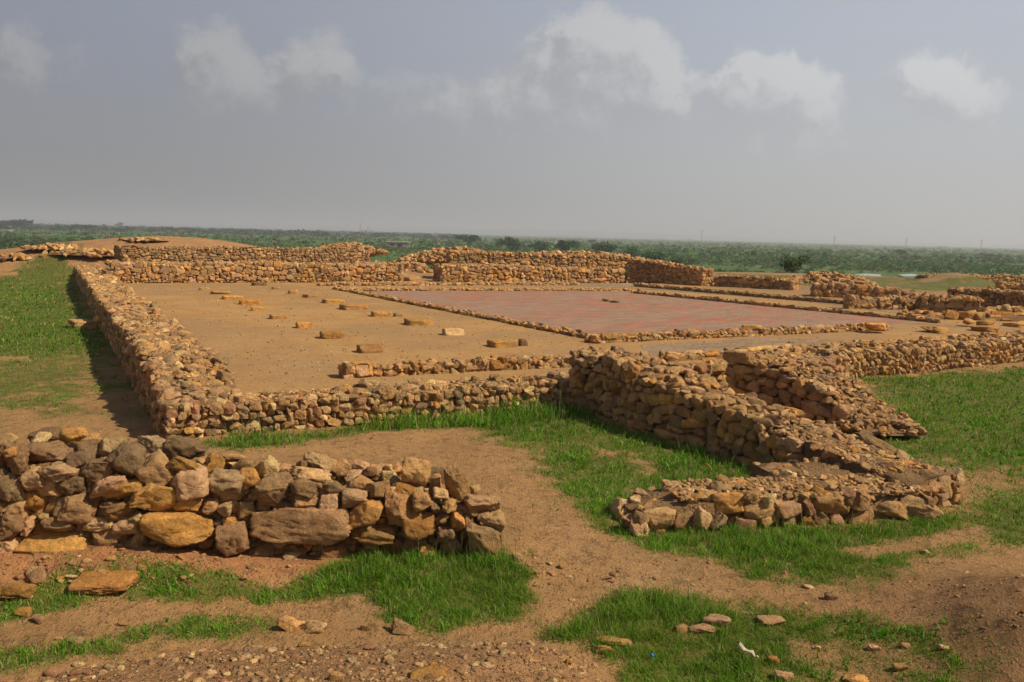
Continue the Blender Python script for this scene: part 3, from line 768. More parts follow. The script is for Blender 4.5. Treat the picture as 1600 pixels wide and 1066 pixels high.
# ---- scrub of the plain (a mass nobody could count) 
def scrub(name, n, r0, r1, kt, smin, smax, seed, t0=-40, t1=40, base=(.066, .115, .026), zf=.62):
    rs = np.random.default_rng(seed)
    th = np.radians(rs.uniform(t0, t1, n)); r = np.sqrt(rs.uniform(r0**2, r1**2, n)) if r1 < 900 else np.exp(rs.uniform(np.log(r0), np.log(r1), n))
    X, Y = r*np.sin(th), r*np.cos(th); cl = n2(X, Y, 55, 61, 4)
    k = (rs.random(n) < sstep(-.5, .25, cl)) & (sdf(PG([(1315, 426), (1460, 426), (1470, 439), (1310, 439)], -6), X, Y) < 0)
    X, Y, r, cl = X[k], Y[k], r[k], cl[k]; n = len(X); S_ = rs.uniform(smin, smax, n)*(1+.5*cl)
    Zb = TZ(X, Y)
    u = rs.normal(size=(n, kt, 3)); u /= np.linalg.norm(u, axis=2, keepdims=True); u[..., 2] = np.abs(u[..., 2])*.8+.05; u *= rs.uniform(.7, 1.05, (n, kt, 1))
    ctr = np.stack([X, Y, Zb], 1)[:, None]+u*S_[:, None, None]*np.array((1, 1, zf))
    tsz = (S_*(1.5/math.sqrt(kt)))[:, None, None, None]
    tri = ctr[:, :, None]+rs.normal(size=(n, kt, 3, 3))*tsz*np.array((.8, .8, .55))
    tri[..., 2] = np.maximum(tri[..., 2], Zb[:, None, None]-.1)
    V = tri.reshape(-1, 3); F = np.arange(len(V)).reshape(-1, 3)
    cc = np.array(base)*np.array((1.05, 1.15, 1.))*rs.uniform(.6, 1.25, (n, 1)); brown = rs.random((n, 1)) < .12; cc = np.where(brown, (.15, .12, .065), cc)
    cc = np.repeat(cc, kt, 0)*rs.uniform(.75, 1.25, (n*kt, 1)); cc = np.repeat(cc, 3, 0)
    return tag(mk(name, V, F, M_LEAF, None, cc, smooth=False), kind='stuff')
scrub('scrub', 7000, 120, 480, 46, .7, 2.4, 5)
scrub('distant_scrub', 9000, 480, 3600, 14, 1.2, 4.0, 6)

scrub('distant_trees', 2600, 1100, 4200, 26, 3.5, 9, 8, -36, -3, (.028, .045, .020), .75)
scrub('dark_thicket', 1500, 130, 520, 60, 1.2, 3.2, 9, -37, -24, (.030, .058, .014))
# ================================================================== WALLS
# near wall, its stones laid one by one (x, y, width, height in photo pixels, tilt, tint, how deep behind the face, blockiness)
def S1(zx, zy): return zx/3.9475, 660+zy/3.9475
def S2(zx, zy): return 400+zx/3.9475, 660+zy/3.9475
N1 = [(55,115,115,80,0,'T',.5,1),(135,135,85,55,0,'O',.45,1),(245,108,105,60,0,'P',.5,0),(285,82,170,75,0,'G',.7,1),(450,85,150,100,20,'O',.42,0),(570,92,110,60,0,'T',.7,1),
(685,150,145,105,0,'P',.36,2),(945,145,180,120,0,'K',.42,1),(265,195,300,140,4,'G',.14,1),(530,175,190,125,0,'G',.3,1),(105,220,160,170,0,'B',.05,0),(82,182,64,66,0,'O',.0,1),
(30,215,70,100,0,'G',.05,1),(785,240,215,195,8,'G',.08,1),(1140,180,235,155,-8,'G',.32,0),(970,300,165,175,40,'B',.0,2),(930,238,90,80,0,'R',.14,1),(1130,262,165,90,-20,'O',.06,1),
(595,298,218,118,0,'G',.05,1),(490,240,120,100,0,'G',.15,1),(370,298,185,84,0,'K',.0,1),(222,348,125,115,20,'P',0,1),(35,335,85,125,30,'G',.02,1),(82,410,130,190,10,'G',0,1),
(305,385,145,110,0,'T',.05,1),(225,447,155,115,-18,'O',.03,1),(440,375,170,140,0,'G',.05,1),(665,378,225,105,20,'K',0,0),(780,412,255,110,12,'O',.01,1),(1165,378,225,175,6,'K',-.03,2),
(950,465,268,185,0,'O',-.02,1),(1395,388,290,190,-6,'K',-.02,0),(1315,250,135,95,0,'O',.3,1),(1445,220,150,60,0,'T',.5,1),(1500,272,145,115,0,'T',.22,1),(1540,335,120,100,0,'O',.1,1),
(458,522,220,152,0,'B',.02,2),(105,522,135,105,15,'T',0,1),(5,510,65,90,0,'G',.02,1),(665,512,115,70,30,'G',.03,1),(725,543,205,95,12,'T',0,1),(582,525,65,110,0,'R',.05,1),
(1165,505,165,92,0,'O',0,1),(1300,510,95,85,0,'T',.04,1),(1393,535,92,80,0,'K',0,1),(1510,540,130,130,0,'T',.02,0),(60,635,185,145,0,'B',-.02,1),(188,615,72,105,-25,'K',0,1),(292,585,66,56,0,'P',.03,1),
(385,627,195,95,0,'B',0,1),(500,630,64,84,0,'G',.03,1),(620,618,175,76,0,'P',.0,1),(853,590,90,80,-45,'P',0,1),(790,628,145,100,0,'K',0,1),(1100,650,392,190,3,'O',-.08,2),(555,700,115,105,0,'T',0,1),
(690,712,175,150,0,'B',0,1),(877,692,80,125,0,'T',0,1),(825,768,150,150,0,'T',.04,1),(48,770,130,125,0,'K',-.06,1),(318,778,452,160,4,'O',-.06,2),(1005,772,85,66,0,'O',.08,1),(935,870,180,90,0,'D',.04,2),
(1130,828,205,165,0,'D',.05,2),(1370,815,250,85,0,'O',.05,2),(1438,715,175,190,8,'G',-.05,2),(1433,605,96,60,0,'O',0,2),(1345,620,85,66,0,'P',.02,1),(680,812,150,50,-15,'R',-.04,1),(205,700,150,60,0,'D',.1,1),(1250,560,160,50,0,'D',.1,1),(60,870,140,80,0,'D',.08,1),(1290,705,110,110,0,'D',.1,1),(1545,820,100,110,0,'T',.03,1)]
N2 = [(60,280,145,130,20,'P',.2,1),(190,290,130,56,0,'T',.4,1),(380,248,185,118,-15,'P',.3,0),(290,268,86,80,0,'T',.35,1),(335,335,275,96,-8,'P',.08,0),(110,420,225,205,0,'G',-.02,1),
(290,395,175,115,-28,'B',0,1),(310,480,185,86,-8,'T',0,1),(172,520,115,76,0,'R',-.02,1),(450,395,155,70,0,'G',.1,1),(455,500,115,115,0,'K',0,2),(610,452,165,125,10,'K',-.01,1),(650,382,185,95,0,'T',.14,1),
(750,410,145,115,0,'T',.05,1),(545,552,66,105,0,'P',.02,1),(285,630,595,215,-4,'B',-.08,1),(680,560,205,175,-5,'O',-.03,2),(720,685,275,120,-4,'O',-.01,1),(700,312,95,70,0,'R',.4,1),(860,370,66,60,0,'G',.2,1),
(990,318,185,190,0,'T',.22,1),(885,530,165,235,5,'T',-.03,1),(1000,622,205,180,8,'O',-.05,2),(930,420,155,86,-20,'O',.05,1),(1030,480,135,115,0,'T',0,1),(1235,372,150,215,14,'T',.12,0),(1140,440,95,66,0,'P',.04,1),
(1400,490,235,95,-8,'K',.04,0),(1190,500,95,85,0,'T',.02,1),(1100,512,64,94,0,'G',.02,1),(1140,602,125,95,0,'T',0,0),(1240,606,92,115,0,'O',0,1),(1345,545,96,56,0,'T',.02,1),(1455,590,180,115,-28,'T',0,1),
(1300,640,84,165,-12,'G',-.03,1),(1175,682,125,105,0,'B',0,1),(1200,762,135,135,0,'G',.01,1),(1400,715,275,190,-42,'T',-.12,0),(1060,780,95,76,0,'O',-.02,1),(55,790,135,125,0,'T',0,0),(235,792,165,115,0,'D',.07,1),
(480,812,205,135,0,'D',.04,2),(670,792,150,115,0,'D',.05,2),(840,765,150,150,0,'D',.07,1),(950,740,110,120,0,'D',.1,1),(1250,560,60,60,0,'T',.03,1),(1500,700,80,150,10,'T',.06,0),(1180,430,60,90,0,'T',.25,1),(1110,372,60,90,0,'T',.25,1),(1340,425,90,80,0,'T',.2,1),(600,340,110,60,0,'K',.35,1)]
ew = np.append((W1B-W1A)/np.hypot(*(W1B-W1A)), 0); nw = np.array([-ew[1], ew[0], 0]); w1o = np.append(W1A, 0)
def on_wall(px, py, dep):
    d = ray(px, py); o = w1o+nw*dep-np.array([0, 0, CAMZ]); t = (o@nw)/(d@nw); return np.array([0, 0, CAMZ])+d*t, t*np.linalg.norm(d)
HS = Stones()
for conv, tab in ((S1, N1), (S2, N2)):
    for (zx, zy, w, h, rot, tint, dep, blk) in tab:
        px, py = conv(zx, zy); w, h = w/3.9475*1.0, h/3.9475*1.0
        thk = (.20+.12*random.random())
        c, t = on_wall(px, py, dep+thk*.42+random.uniform(-.03, .05))
        k = 1/FPX; dd = np.linalg.norm(c-[0, 0, CAMZ]); W_, H_ = w*k*dd, h*k*dd
        A = np.stack([ew, nw, [0, 0, 1]], 1)@rotm(random.uniform(-.12, .12), -math.radians(rot), random.uniform(-.12, .12))
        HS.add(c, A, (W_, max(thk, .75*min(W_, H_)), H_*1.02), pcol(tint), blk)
HH = lerp_h([(0, .93), (1.3, .92), (2.2, .88), (3.2, .86), (3.9, .80), (4.5, .72), (4.9, .50), (5.25, .22)])
def seg(P0, P1, **k): return dict(P0=P0, P1=P1, **k)
L1 = float(np.hypot(*(W1B-W1A)))
# packing between the laid stones, and the part of the wall that runs on to the left
root = empty('near_wall', w1o); tag(root, 'waist-high dry stone wall of large rough blocks across the near left of the picture', 'stone wall')
for i_, s_ in enumerate(HS.L): stone_part(root, s_, 500+i_, n=13 if s_[2].max() > .3 else 9)
PS = Stones()
P0_, P1_ = w1o+nw*.13, np.append(W1B, 0)+nw*.13-ew*.15
seg_stones(P0_, P1_, .7, HH, .085, PS, aspect=1.35, faces='F', tilt=.25, pal='TTBBGGOPRD')
seg_stones(w1o+nw*.04-ew*4, w1o+nw*.04+ew*.25, .8, lambda s: .95, .19, PS, aspect=1.5, faces='FTA', tilt=.2)
seg_stones(w1o+nw*.5, np.append(W1B, 0)+nw*.5-ew*.3, .45, HH, .14, PS, aspect=1.5, faces='KT', tilt=.25, topsize=1, topd=.7)
V, F, C = merged(PS.L, lod_of); o = mk('packing_stones', V-w1o, F, M_STONE, root, C, smooth=LAST_SM); o['kind'] = 'stuff'
V, F = core(w1o-ew*4, np.append(W1B, 0)-ew*.15, L1*0+.9, lambda s: HH(max(0, s-4))*.88, .36, zb=lambda s: 0., drop=.14)
mk('earth_core', V-w1o, F, M_EARTH, root, np.tile((.3, .2, .1), (len(V), 1)))

Z0 = lambda p, z: np.append(np.array(p)[:2], z)
# long side wall going away on the left
a, b_ = Z0(G(113, 430), -.0), Z0(G(252, 688), 0.)
La = float(np.hypot(*(b_-a)[:2])); th_in = .85
inn = G(398, 606, th_in); e_ = (b_-a)/La; e_[2] = 0; nbl = np.array([-e_[1], e_[0]]); TH2 = float((inn[:2]-a[:2])@nbl)
print('W2 thickness', TH2, 'len', La)
rise = lerp_h([(0, .8), (La*.3, .86), (La-9, .92), (La-3.0, .95), (La-1.6, .90), (La-.9, .72), (La-.35, .5), (La, .42)])
build_wall('side_wall', 'long thick rubble wall running away along the left edge of the orange floor', [seg(a, b_, thick=TH2, hf=wav(rise, .05, 1.1, 2), size=.20, aspect=1.35, faces='FBKT', topsize=.95, topd=1.5, tilt=.14, topj=.35, inset=.12, drop=.05, pal='TTTTBBBGGKPRO', depth=1.3), seg(a, b_, thick=TH2, hf=wav(rise, .05, 1.1, 2), size=.085, faces='T', topd=.9, topj=.3, nocore=True)], parts=100)
# low retaining wall in front of the floor
a, b_ = Z0(G(262, 690), 0), Z0(G(905, 640), 0); L_ = float(np.hypot(*(b_-a)[:2]))
build_wall('front_retaining_wall', 'low rubble retaining wall at the front of the orange floor, green weeds along its foot', [seg(a, b_, thick=1.0, hf=wav(lerp_h([(0, .50), (2, .52), (L_, .56)]), .04, .5, 1), size=.19, aspect=1.2, faces='FTB', topd=.75, topj=.3, tilt=.16, inset=.1, drop=.04), seg(a, b_, thick=1.0, hf=lambda s: .52, size=.07, faces='T', topd=.9, topj=.2, nocore=True)], parts=90)
a, b_ = Z0(G(905, 640), 0), Z0(G(1318, 592), 0)
build_wall('threshold_wall', 'short low stone wall half hidden in the gap between the diagonal and the stepped wall', [seg(a, b_, thick=.9, hf=wav(lambda s: .52, .04, .5, 1), size=.18, aspect=1.4, faces='FT', topd=1.2, topj=.3, tilt=.16, inset=.1, drop=.04)])
# diagonal wall
a, b_ = Z0(G(888, 641), -.05), Z0(G(1240, 750), 0); L5 = float(np.hypot(*(b_-a)[:2]))
h5 = lerp_h([(0, 1.22), (1.2, 1.16), (2.2, 1.02), (3.2, .88), (4.2, .72), (L5, .58)])
c_ = Z0(G(1500, 805), 0)
e5 = (b_-a)/L5; n5 = np.array([-e5[1], e5[0], 0]); W5T = 1.15
tip = b_+e5*1.8
build_wall('diagonal_wall', 'tall shaded rubble wall stepping down diagonally from the floor to the grass on the right', [
    seg(a, b_, thick=W5T, hf=wav(h5, .04, .4, 4), size=.17, aspect=1.35, faces='FAKT', topd=1.1, topj=.25, tilt=.2, inset=.12, drop=.06, pal='TTTBBBGOKT'),
    seg(b_, tip, thick=W5T, hf=wav(lerp_h([(0, .58), (1.2, .42), (2.2, .25)]), .02, .4, 4), size=.15, aspect=1.4, faces='KTB', topd=.7, topj=.2, tilt=.2, inset=.08, drop=.0), seg(a+e5*2, tip, thick=W5T, hf=lerp_h([(0, .93), (L5-2, .58), (L5-.8, .42), (L5-.2, .25)]), size=.065, faces='T', topd=1.3, topj=.2, nocore=True)], parts=100)
# low spur in front of it
a, b_ = Z0(G(992, 838), 0), Z0(G(1462, 812), 0); L6 = float(np.hypot(*(b_-a)[:2]))
h6 = lerp_h([(0, .12), (.5, .28), (1.2, .38), (2.2, .35), (3.5, .30), (L6, .24)])
build_wall('low_spur_wall', 'low spur of big tumbled stones with a dirt top, grass in front of it, right of the path', [
    seg(a, b_, thick=.95, hf=wav(h6, .03, .4, 1), size=.175, aspect=1.4, faces='FABT', topd=.9, topj=.35, tilt=.32, inset=.1, drop=.03, pal='TTKPBGORT'),
    seg(a+ew*2.1+nw*.8, b_+nw*.6-ew*.2, thick=.9, hf=lambda s: .36, size=.13, faces='T', topd=.6, topj=.2, inset=.05, drop=0), seg(a+ew*.6+nw*.1, b_-ew*.1, thick=.85, hf=lambda s: .36, size=.06, faces='T', topd=1.2, topj=.1, nocore=True)], parts=80)
# stepped broken wall behind the diagonal one
a, b_ = Z0(G(1138, 645), 0), Z0(G(1420, 700), 0); 
a7 = G(1135, 590, .55); b7 = G(1352, 668, .15)
e7 = (b7-a7); e7[2] = 0; L7 = float(np.hypot(*e7[:2])); e7 /= L7; n7 = np.array([-e7[1], e7[0], 0])
a7g, b7g = Z0(a7, 0), Z0(b7, 0)
h7 = lerp_h([(0, 1.0), (1.2, .95), (1.9, .72), (2.5, .42), (3.2, .2), (L7, .0)])
build_wall('stepped_wall', 'broken rubble wall stepping down into the grass behind the diagonal wall', [seg(a7g, b7g, thick=1.5, hf=wav(h7, .05, .4, 3), size=.18, aspect=1.6, faces='FATKB', topd=.9, topj=.3, tilt=.16, inset=.12, drop=.06, pal='TTTBKRGOT'), seg(a7g, b7g, thick=1.5, hf=wav(h7, .05, .4, 3), size=.075, faces='T', topd=1.1, topj=.2, nocore=True)], parts=90)
# retaining wall on the right
a, b_ = Z0(G(1318, 592), 0), Z0(G(1760, 548), 0); L8 = float(np.hypot(*(b_-a)[:2]))
build_wall('right_retaining_wall', 'low wall of upright rounded stones between the bright right lawn and the floor', [seg(a, b_, thick=.9, hf=wav(lambda s: .58, .03, .6, 1), size=.2, aspect=.85, faces='FTA', topd=1.3, topj=.35, tilt=.2, inset=.12, drop=.05, pal='TTTBGKOP')], parts=80)

# kerbs and low rows on the floor
def kerb(name, label, p0, p1, th, h, size, parts=0, z=FZ, asp=1.4, blk=1, **k):
    A_, B_ = G(*p0, z), G(*p1, z)
    return build_wall(name, label, [seg(A_, B_, thick=th, hf=wav(lambda s: h, h*.08, .6, len(label)), size=size, aspect=asp, faces=k.pop('faces', 'FATBK'), topd=k.pop('topd', .8), topj=.3, tilt=k.pop('tilt', .1), inset=.04, drop=size*.25, blk=blk, **k)], parts=parts, cat='stone kerb')
kerb('low_block_row', 'low row of single ochre stones standing on the floor near its front edge', (537, 592), (893, 574), .36, .21, .17, parts=80, asp=1.15, pal='OOTTKB', topd=1.2, tilt=.06, blk=2)
kerb('courtyard_kerb', 'front kerb of the brick courtyard, mixed upright stones and ochre slabs', (928, 537), (1388, 516), .42, .17, .15, parts=70, asp=1.9, blk=2, pal='OOTTBK')
kerb('courtyard_kerb', 'left kerb of the brick courtyard, flat and thin beside the column stones', (520, 452), (932, 533), .36, .10, .11, asp=2.6, pal='TTBKO', topd=.9)
kerb('courtyard_kerb', 'flat far kerb of the brick courtyard below the broken opening', (545, 455), (985, 455), .4, .12, .14, asp=2.2, pal='TOBK')
kerb('courtyard_kerb', 'far grassy kerb line close under the far walls', (500, 447), (905, 446), .4, .14, .14, asp=1.6, pal='TTBK')
kerb('courtyard_kerb', 'kerb on the far right side of the red bricks', (985, 458), (1462, 505), .4, .12, .14, asp=2.4, pal='TTBKO')
kerb('courtyard_kerb', 'outer kerb beyond the grey paving strip on the right', (990, 448), (1330, 477), .45, .18, .15, asp=2.2, pal='TBG')
kerb('step_kerb', 'broken line of flat slabs between the front kerb and the right retaining wall', (1045, 566), (1345, 547), .45, .13, .16, parts=40, asp=2.4, blk=2, pal='OTTBK')
kerb('step_kerb', 'low line of small stones running right above the right retaining wall', (1300, 552), (1640, 527), .4, .17, .16, asp=1.7, pal='TTOKB')
kerb('step_kerb', 'double kerb of long ochre slabs at the right end of the floor', (1410, 498), (1640, 503), .6, .22, .24, asp=2.2, blk=2, pal='OTO')
kerb('step_kerb', 'block row of squared stones ahead of the right ruins', (1325, 483), (1440, 485), .5, .5, .24, asp=1.2, pal='OTTBK')

# far walls
A_, B_ = G(168, 443, FZ), G(628, 441, FZ)
build_wall('far_wall', 'sunlit lower wall of squared blocks closing the floor at the far left', [seg(A_, B_, thick=3.0, hf=wav(lambda s: .98, .07, 1.3, 2), size=.215, aspect=1.5, faces='FTB', topd=.8, topj=.35, tilt=.05, inset=.15, blk=2, pal='TTOTBKBG')])
A_, B_ = G(190, 411, 1.35), G(578, 409, 1.35)
A_[2] = B_[2] = 1.2; L_ = float(np.hypot(*(B_-A_)[:2]))
build_wall('far_wall', 'darker upper wall of small stones behind the lower one, in front of the sandy knoll', [seg(A_, B_, thick=1.2, hf=wav(lerp_h([(0, 1.02), (L_*.8, 1.0), (L_*.93, 1.15), (L_, .8)]), .05, 1.2, 3), size=.165, aspect=1.5, faces='FATB', topd=.9, tilt=.06, inset=.1, pal='TBBGGDG')])
A_, B_ = G(690, 441, FZ), G(975, 443, FZ)
build_wall('far_wall', 'lower ochre wall to the right of the broken opening', [seg(A_, B_, thick=2.6, hf=wav(lerp_h([(0, 1.0), (8, .92), (14, .75)]), .05, 1.3, 5), size=.2, aspect=1.4, faces='FAT', topd=.9, tilt=.06, inset=.15, pal='TTOTBKG')])
A_, B_ = G(702, 416, 1.25), G(985, 416, 1.25); A_[2] = B_[2] = .6
C_ = G(1096, 447, FZ); C_[2] = .4
Lq = float(np.hypot(*(B_-A_)[:2]))
Bq = G(975, 440, FZ)+np.array([.5, 1.5, 0]); Bq[2] = .4
build_wall('far_wall', 'long dark brown wall whose right end stands free above the green plain', [
    seg(A_, Bq, thick=1.2, hf=wav(lambda s: 1.62+.0*s, .03, 1.3, 5), size=.2, aspect=1.5, faces='FAT', topd=.9, tilt=.05, inset=.1, pal='TTBBGTO', zb=lambda s, L=float(np.hypot(*(Bq-A_)[:2])): .6-.15*s/L),
    seg(Bq, C_, thick=1.2, hf=wav(lerp_h([(0, 1.55), (3, 1.35), (6, 1.1)]), .03, 1.3, 5), size=.2, aspect=1.5, faces='FTB', topd=.9, tilt=.05, inset=.1, pal='TTBBGTO', zb=lambda s: .4)])
def mound_of_stones(name, label, p, z, rx, ry, h, n, size, cat='rubble heap', pal='TTTBBGOK', earth=True):
    c = GH(*p) if z is None else G(*p, z); c[2] = c[2] if z is None else z; L = []
    for _ in range(n):
        a_, q = random.uniform(0, 6.283), math.sqrt(random.random()); x, y = rx*q*math.cos(a_), ry*q*math.sin(a_)
        zz = h*max(0, 1-q**1.7)*random.uniform(.8, 1.1); k = size*random.uniform(.5, 1.5)
        L.append((c+np.array([x, y, zz]), rotm(random.gauss(0, .4), random.gauss(0, .4), random.uniform(0, 6.3)), np.array((k*random.uniform(1, 1.6), k, k*.7)), pcol(None, pal), random.choice((0, 1, 1))))
    V, F, C = merged(L, lod_of)
    D, F2 = CS[9]; V2 = D*np.array((rx*.85, ry*.85, h*.6 if h > .45 else .02)); V2[:, 2] = np.maximum(V2[:, 2], -.3)*(1+.12*vnoise(V2*1.3)); V2 = V2+c
    sm = np.concatenate([LAST_SM, np.ones(len(F2), bool)]); mi = np.concatenate([np.zeros(len(F)), np.ones(len(F2))]); F = np.concatenate([F, F2+len(V)])
    return tag(mk(name, np.concatenate([V, V2])-c, F, [M_STONE, M_EARTH], None, np.concatenate([C, np.tile((.3, .19, .1), (len(V2), 1))]), matidx=mi, loc=c, smooth=sm), label, cat)
mound_of_stones('rubble_heap', 'rubble heap on the right shoulder of the upper far wall', (545, 394), 1.6, 3.2, 2.0, .7, 260, .3)
mound_of_stones('rubble_heap', 'wide heap of loose stones above the broken opening in the far walls', (718, 408), .9, 5.2, 2.6, 1.15, 520, .32)
mound_of_stones('rubble_heap', 'slumped stones spilling down at the left of the broken opening', (630, 428), .45, 2.2, 1.8, .95, 170, .3)
mound_of_stones('rubble_heap', 'low ridge of stones on top of the long dark brown wall', (900, 406), 1.3, 7.5, 1.0, .7, 360, .3)
mound_of_stones('rubble_heap', 'small stone scatter on the crest of the sandy knoll', (228, 376), None, 1.8, .8, .1, 16, .25)
mound_of_stones('rubble_heap', 'stones where the long side wall meets the sandy slope', (150, 399), None, 3.2, 1.2, .3, 70, .28)
mound_of_stones('rubble_heap', 'flat ochre stones low on the sandy slope at the far left', (85, 390), None, 2.6, 1.0, .2, 40, .3, pal='TOPK')
mound_of_stones('rubble_heap', 'reddish stones at the left end of the sandy slope', (20, 404), None, 1.4, .9, .25, 36, .3, pal='ORTR')
mound_of_stones('rubble_heap', 'round rubble hump beside the dark tree on the right', (1292, 446), .3, 3.8, 2.2, .85, 300, .3)
mound_of_stones('rubble_heap', 'rubble heap at the right end of the shortest ruin wall', (1405, 472), .3, 2.6, 1.4, .45, 170, .3)
mound_of_stones('rubble_heap', 'tumbled stones at the right frame edge before the curved ruin wall', (1590, 500), .3, 2.6, 1.2, .5, 130, .3)
mound_of_stones('rubble_heap', 'small stones fallen at the tip of the stepped wall', (1375, 672), .1, .9, .5, .16, 60, .12)
def ruin(label, p0, p1, h, th=1.1, size=.22, z=.35, **k):
    A_, B_ = G(*p0, z), G(*p1, z)
    h_ = h if callable(h) else wav(lambda s: h, .06, .9, len(label))
    return build_wall('ruin_wall', label, [seg(A_, B_, thick=th, hf=h_, size=size, aspect=1.4, faces='FATB', topd=1., tilt=.1, inset=.1, pal=k.get('pal', 'TTBBGTO'))], group=None)
ruin('free-standing dark wall stub just right of the long brown wall', (1116, 449), (1238, 456), .74, 1.4)
ruin('dark sloping ruin wall behind the outer kerb on the right', (1272, 467), (1402, 472), .72, 1.5)
ruin('ruin wall dropping to a rounded end next to the curved one', (1440, 491), (1530, 496), .8, 1.1)
ruin('tall ruin wall running to the right edge of the picture', (1478, 480), (1640, 495), .95, 1.4)
ruin('farthest low dark wall along the rim of the hill on the right', (1448, 444), (1680, 447), .75, 1.5, z=.2)
ruin('short wall end at the right edge behind the tall ruin wall', (1562, 468), (1660, 472), .9, 1.2)
# ================================================================== OBJECTS
# column base stones on the floor: (x, y of the base centre, width, height in photo px, tint, label)
CB = [(578, 550, 44, 12, 'D', 'square dark-sided column base, nearest of the left row'), (519, 528, 43, 11, 'O', 'broad pale-topped column base, second nearest of the left row'),
(476, 512, 30, 9, 'O', 'rough crumbled column base, third nearest of the left row'), (435, 498, 30, 7, 'O', 'flat cracked column base, fourth nearest of the left row'),
(403, 485, 24, 6, 'O', 'small bright orange base stone, fifth nearest of the left row'), (390, 475, 36, 7, 'O', 'long orange slab base, sixth nearest of the left row'),
(364, 467, 36, 5, 'O', 'thin slab base, seventh nearest of the left row'), (345, 459, 32, 4, 'O', 'thin slab base, second farthest of the left row'), (320, 453, 18, 3, 'T', 'tiny base stone, farthest of the left row'),
(785, 541, 52, 11, 'O', 'large orange column base with a dark broken right end, nearest of the middle row'), (708, 523, 38, 10, 'P', 'single pale yellow column base, second nearest of the middle row'),
(655, 507, 52, 9, 'O', 'wide split column base, third nearest of the middle row'), (596, 494, 36, 8, 'O', 'orange column base with a grey stone touching it, fourth nearest of the middle row'),
(552, 483, 46, 8, 'O', 'two-piece orange column base, fifth nearest of the middle row'), (521, 473, 38, 6, 'O', 'flat ochre column base, sixth nearest of the middle row'),
(485, 465, 26, 5, 'O', 'low worn base, seventh nearest of the middle row'), (458, 459, 16, 6, 'O', 'pointed crumbling base stone, third farthest of the middle row'), (431, 452, 14, 4, 'T', 'tiny worn base, second farthest of the middle row'), (405, 446, 24, 5, 'D', 'reddish block base close to the far wall'),
(622, 494.5, 16, 6, 'G', 'small grey stone leaning on an orange column base of the middle row')]
gyaw = math.atan2(*(G(893, 574, FZ)-G(537, 592, FZ))[[1, 0]])
for i_, (x, y, w, h, c, lb) in enumerate(CB):
    p = G(x, y, FZ-.0); d = math.hypot(p[0], p[1]); W_ = w/FPX*d; H_ = max(.12, h/FPX*d*.95)
    p[2] = FZ-.03
    o = loose('column_base', lb, 'column base', p, (W_*.86, W_*.62, H_*1.35), c, 900+i_, 'stone column bases on the orange floor', rz=gyaw+random.uniform(-.12, .12), tilt=.03, blk=2, n=13 if w > 20 else 6, rough=.45, cuts=1)
o = loose('pitted_block', 'dark pitted block at the right end of the nearest middle-row column base', 'stone block', G(816, 541.5, FZ-.03), (.26, .3, .24), 'G', 951, rz=gyaw, tilt=.02, blk=2, rough=1.4)
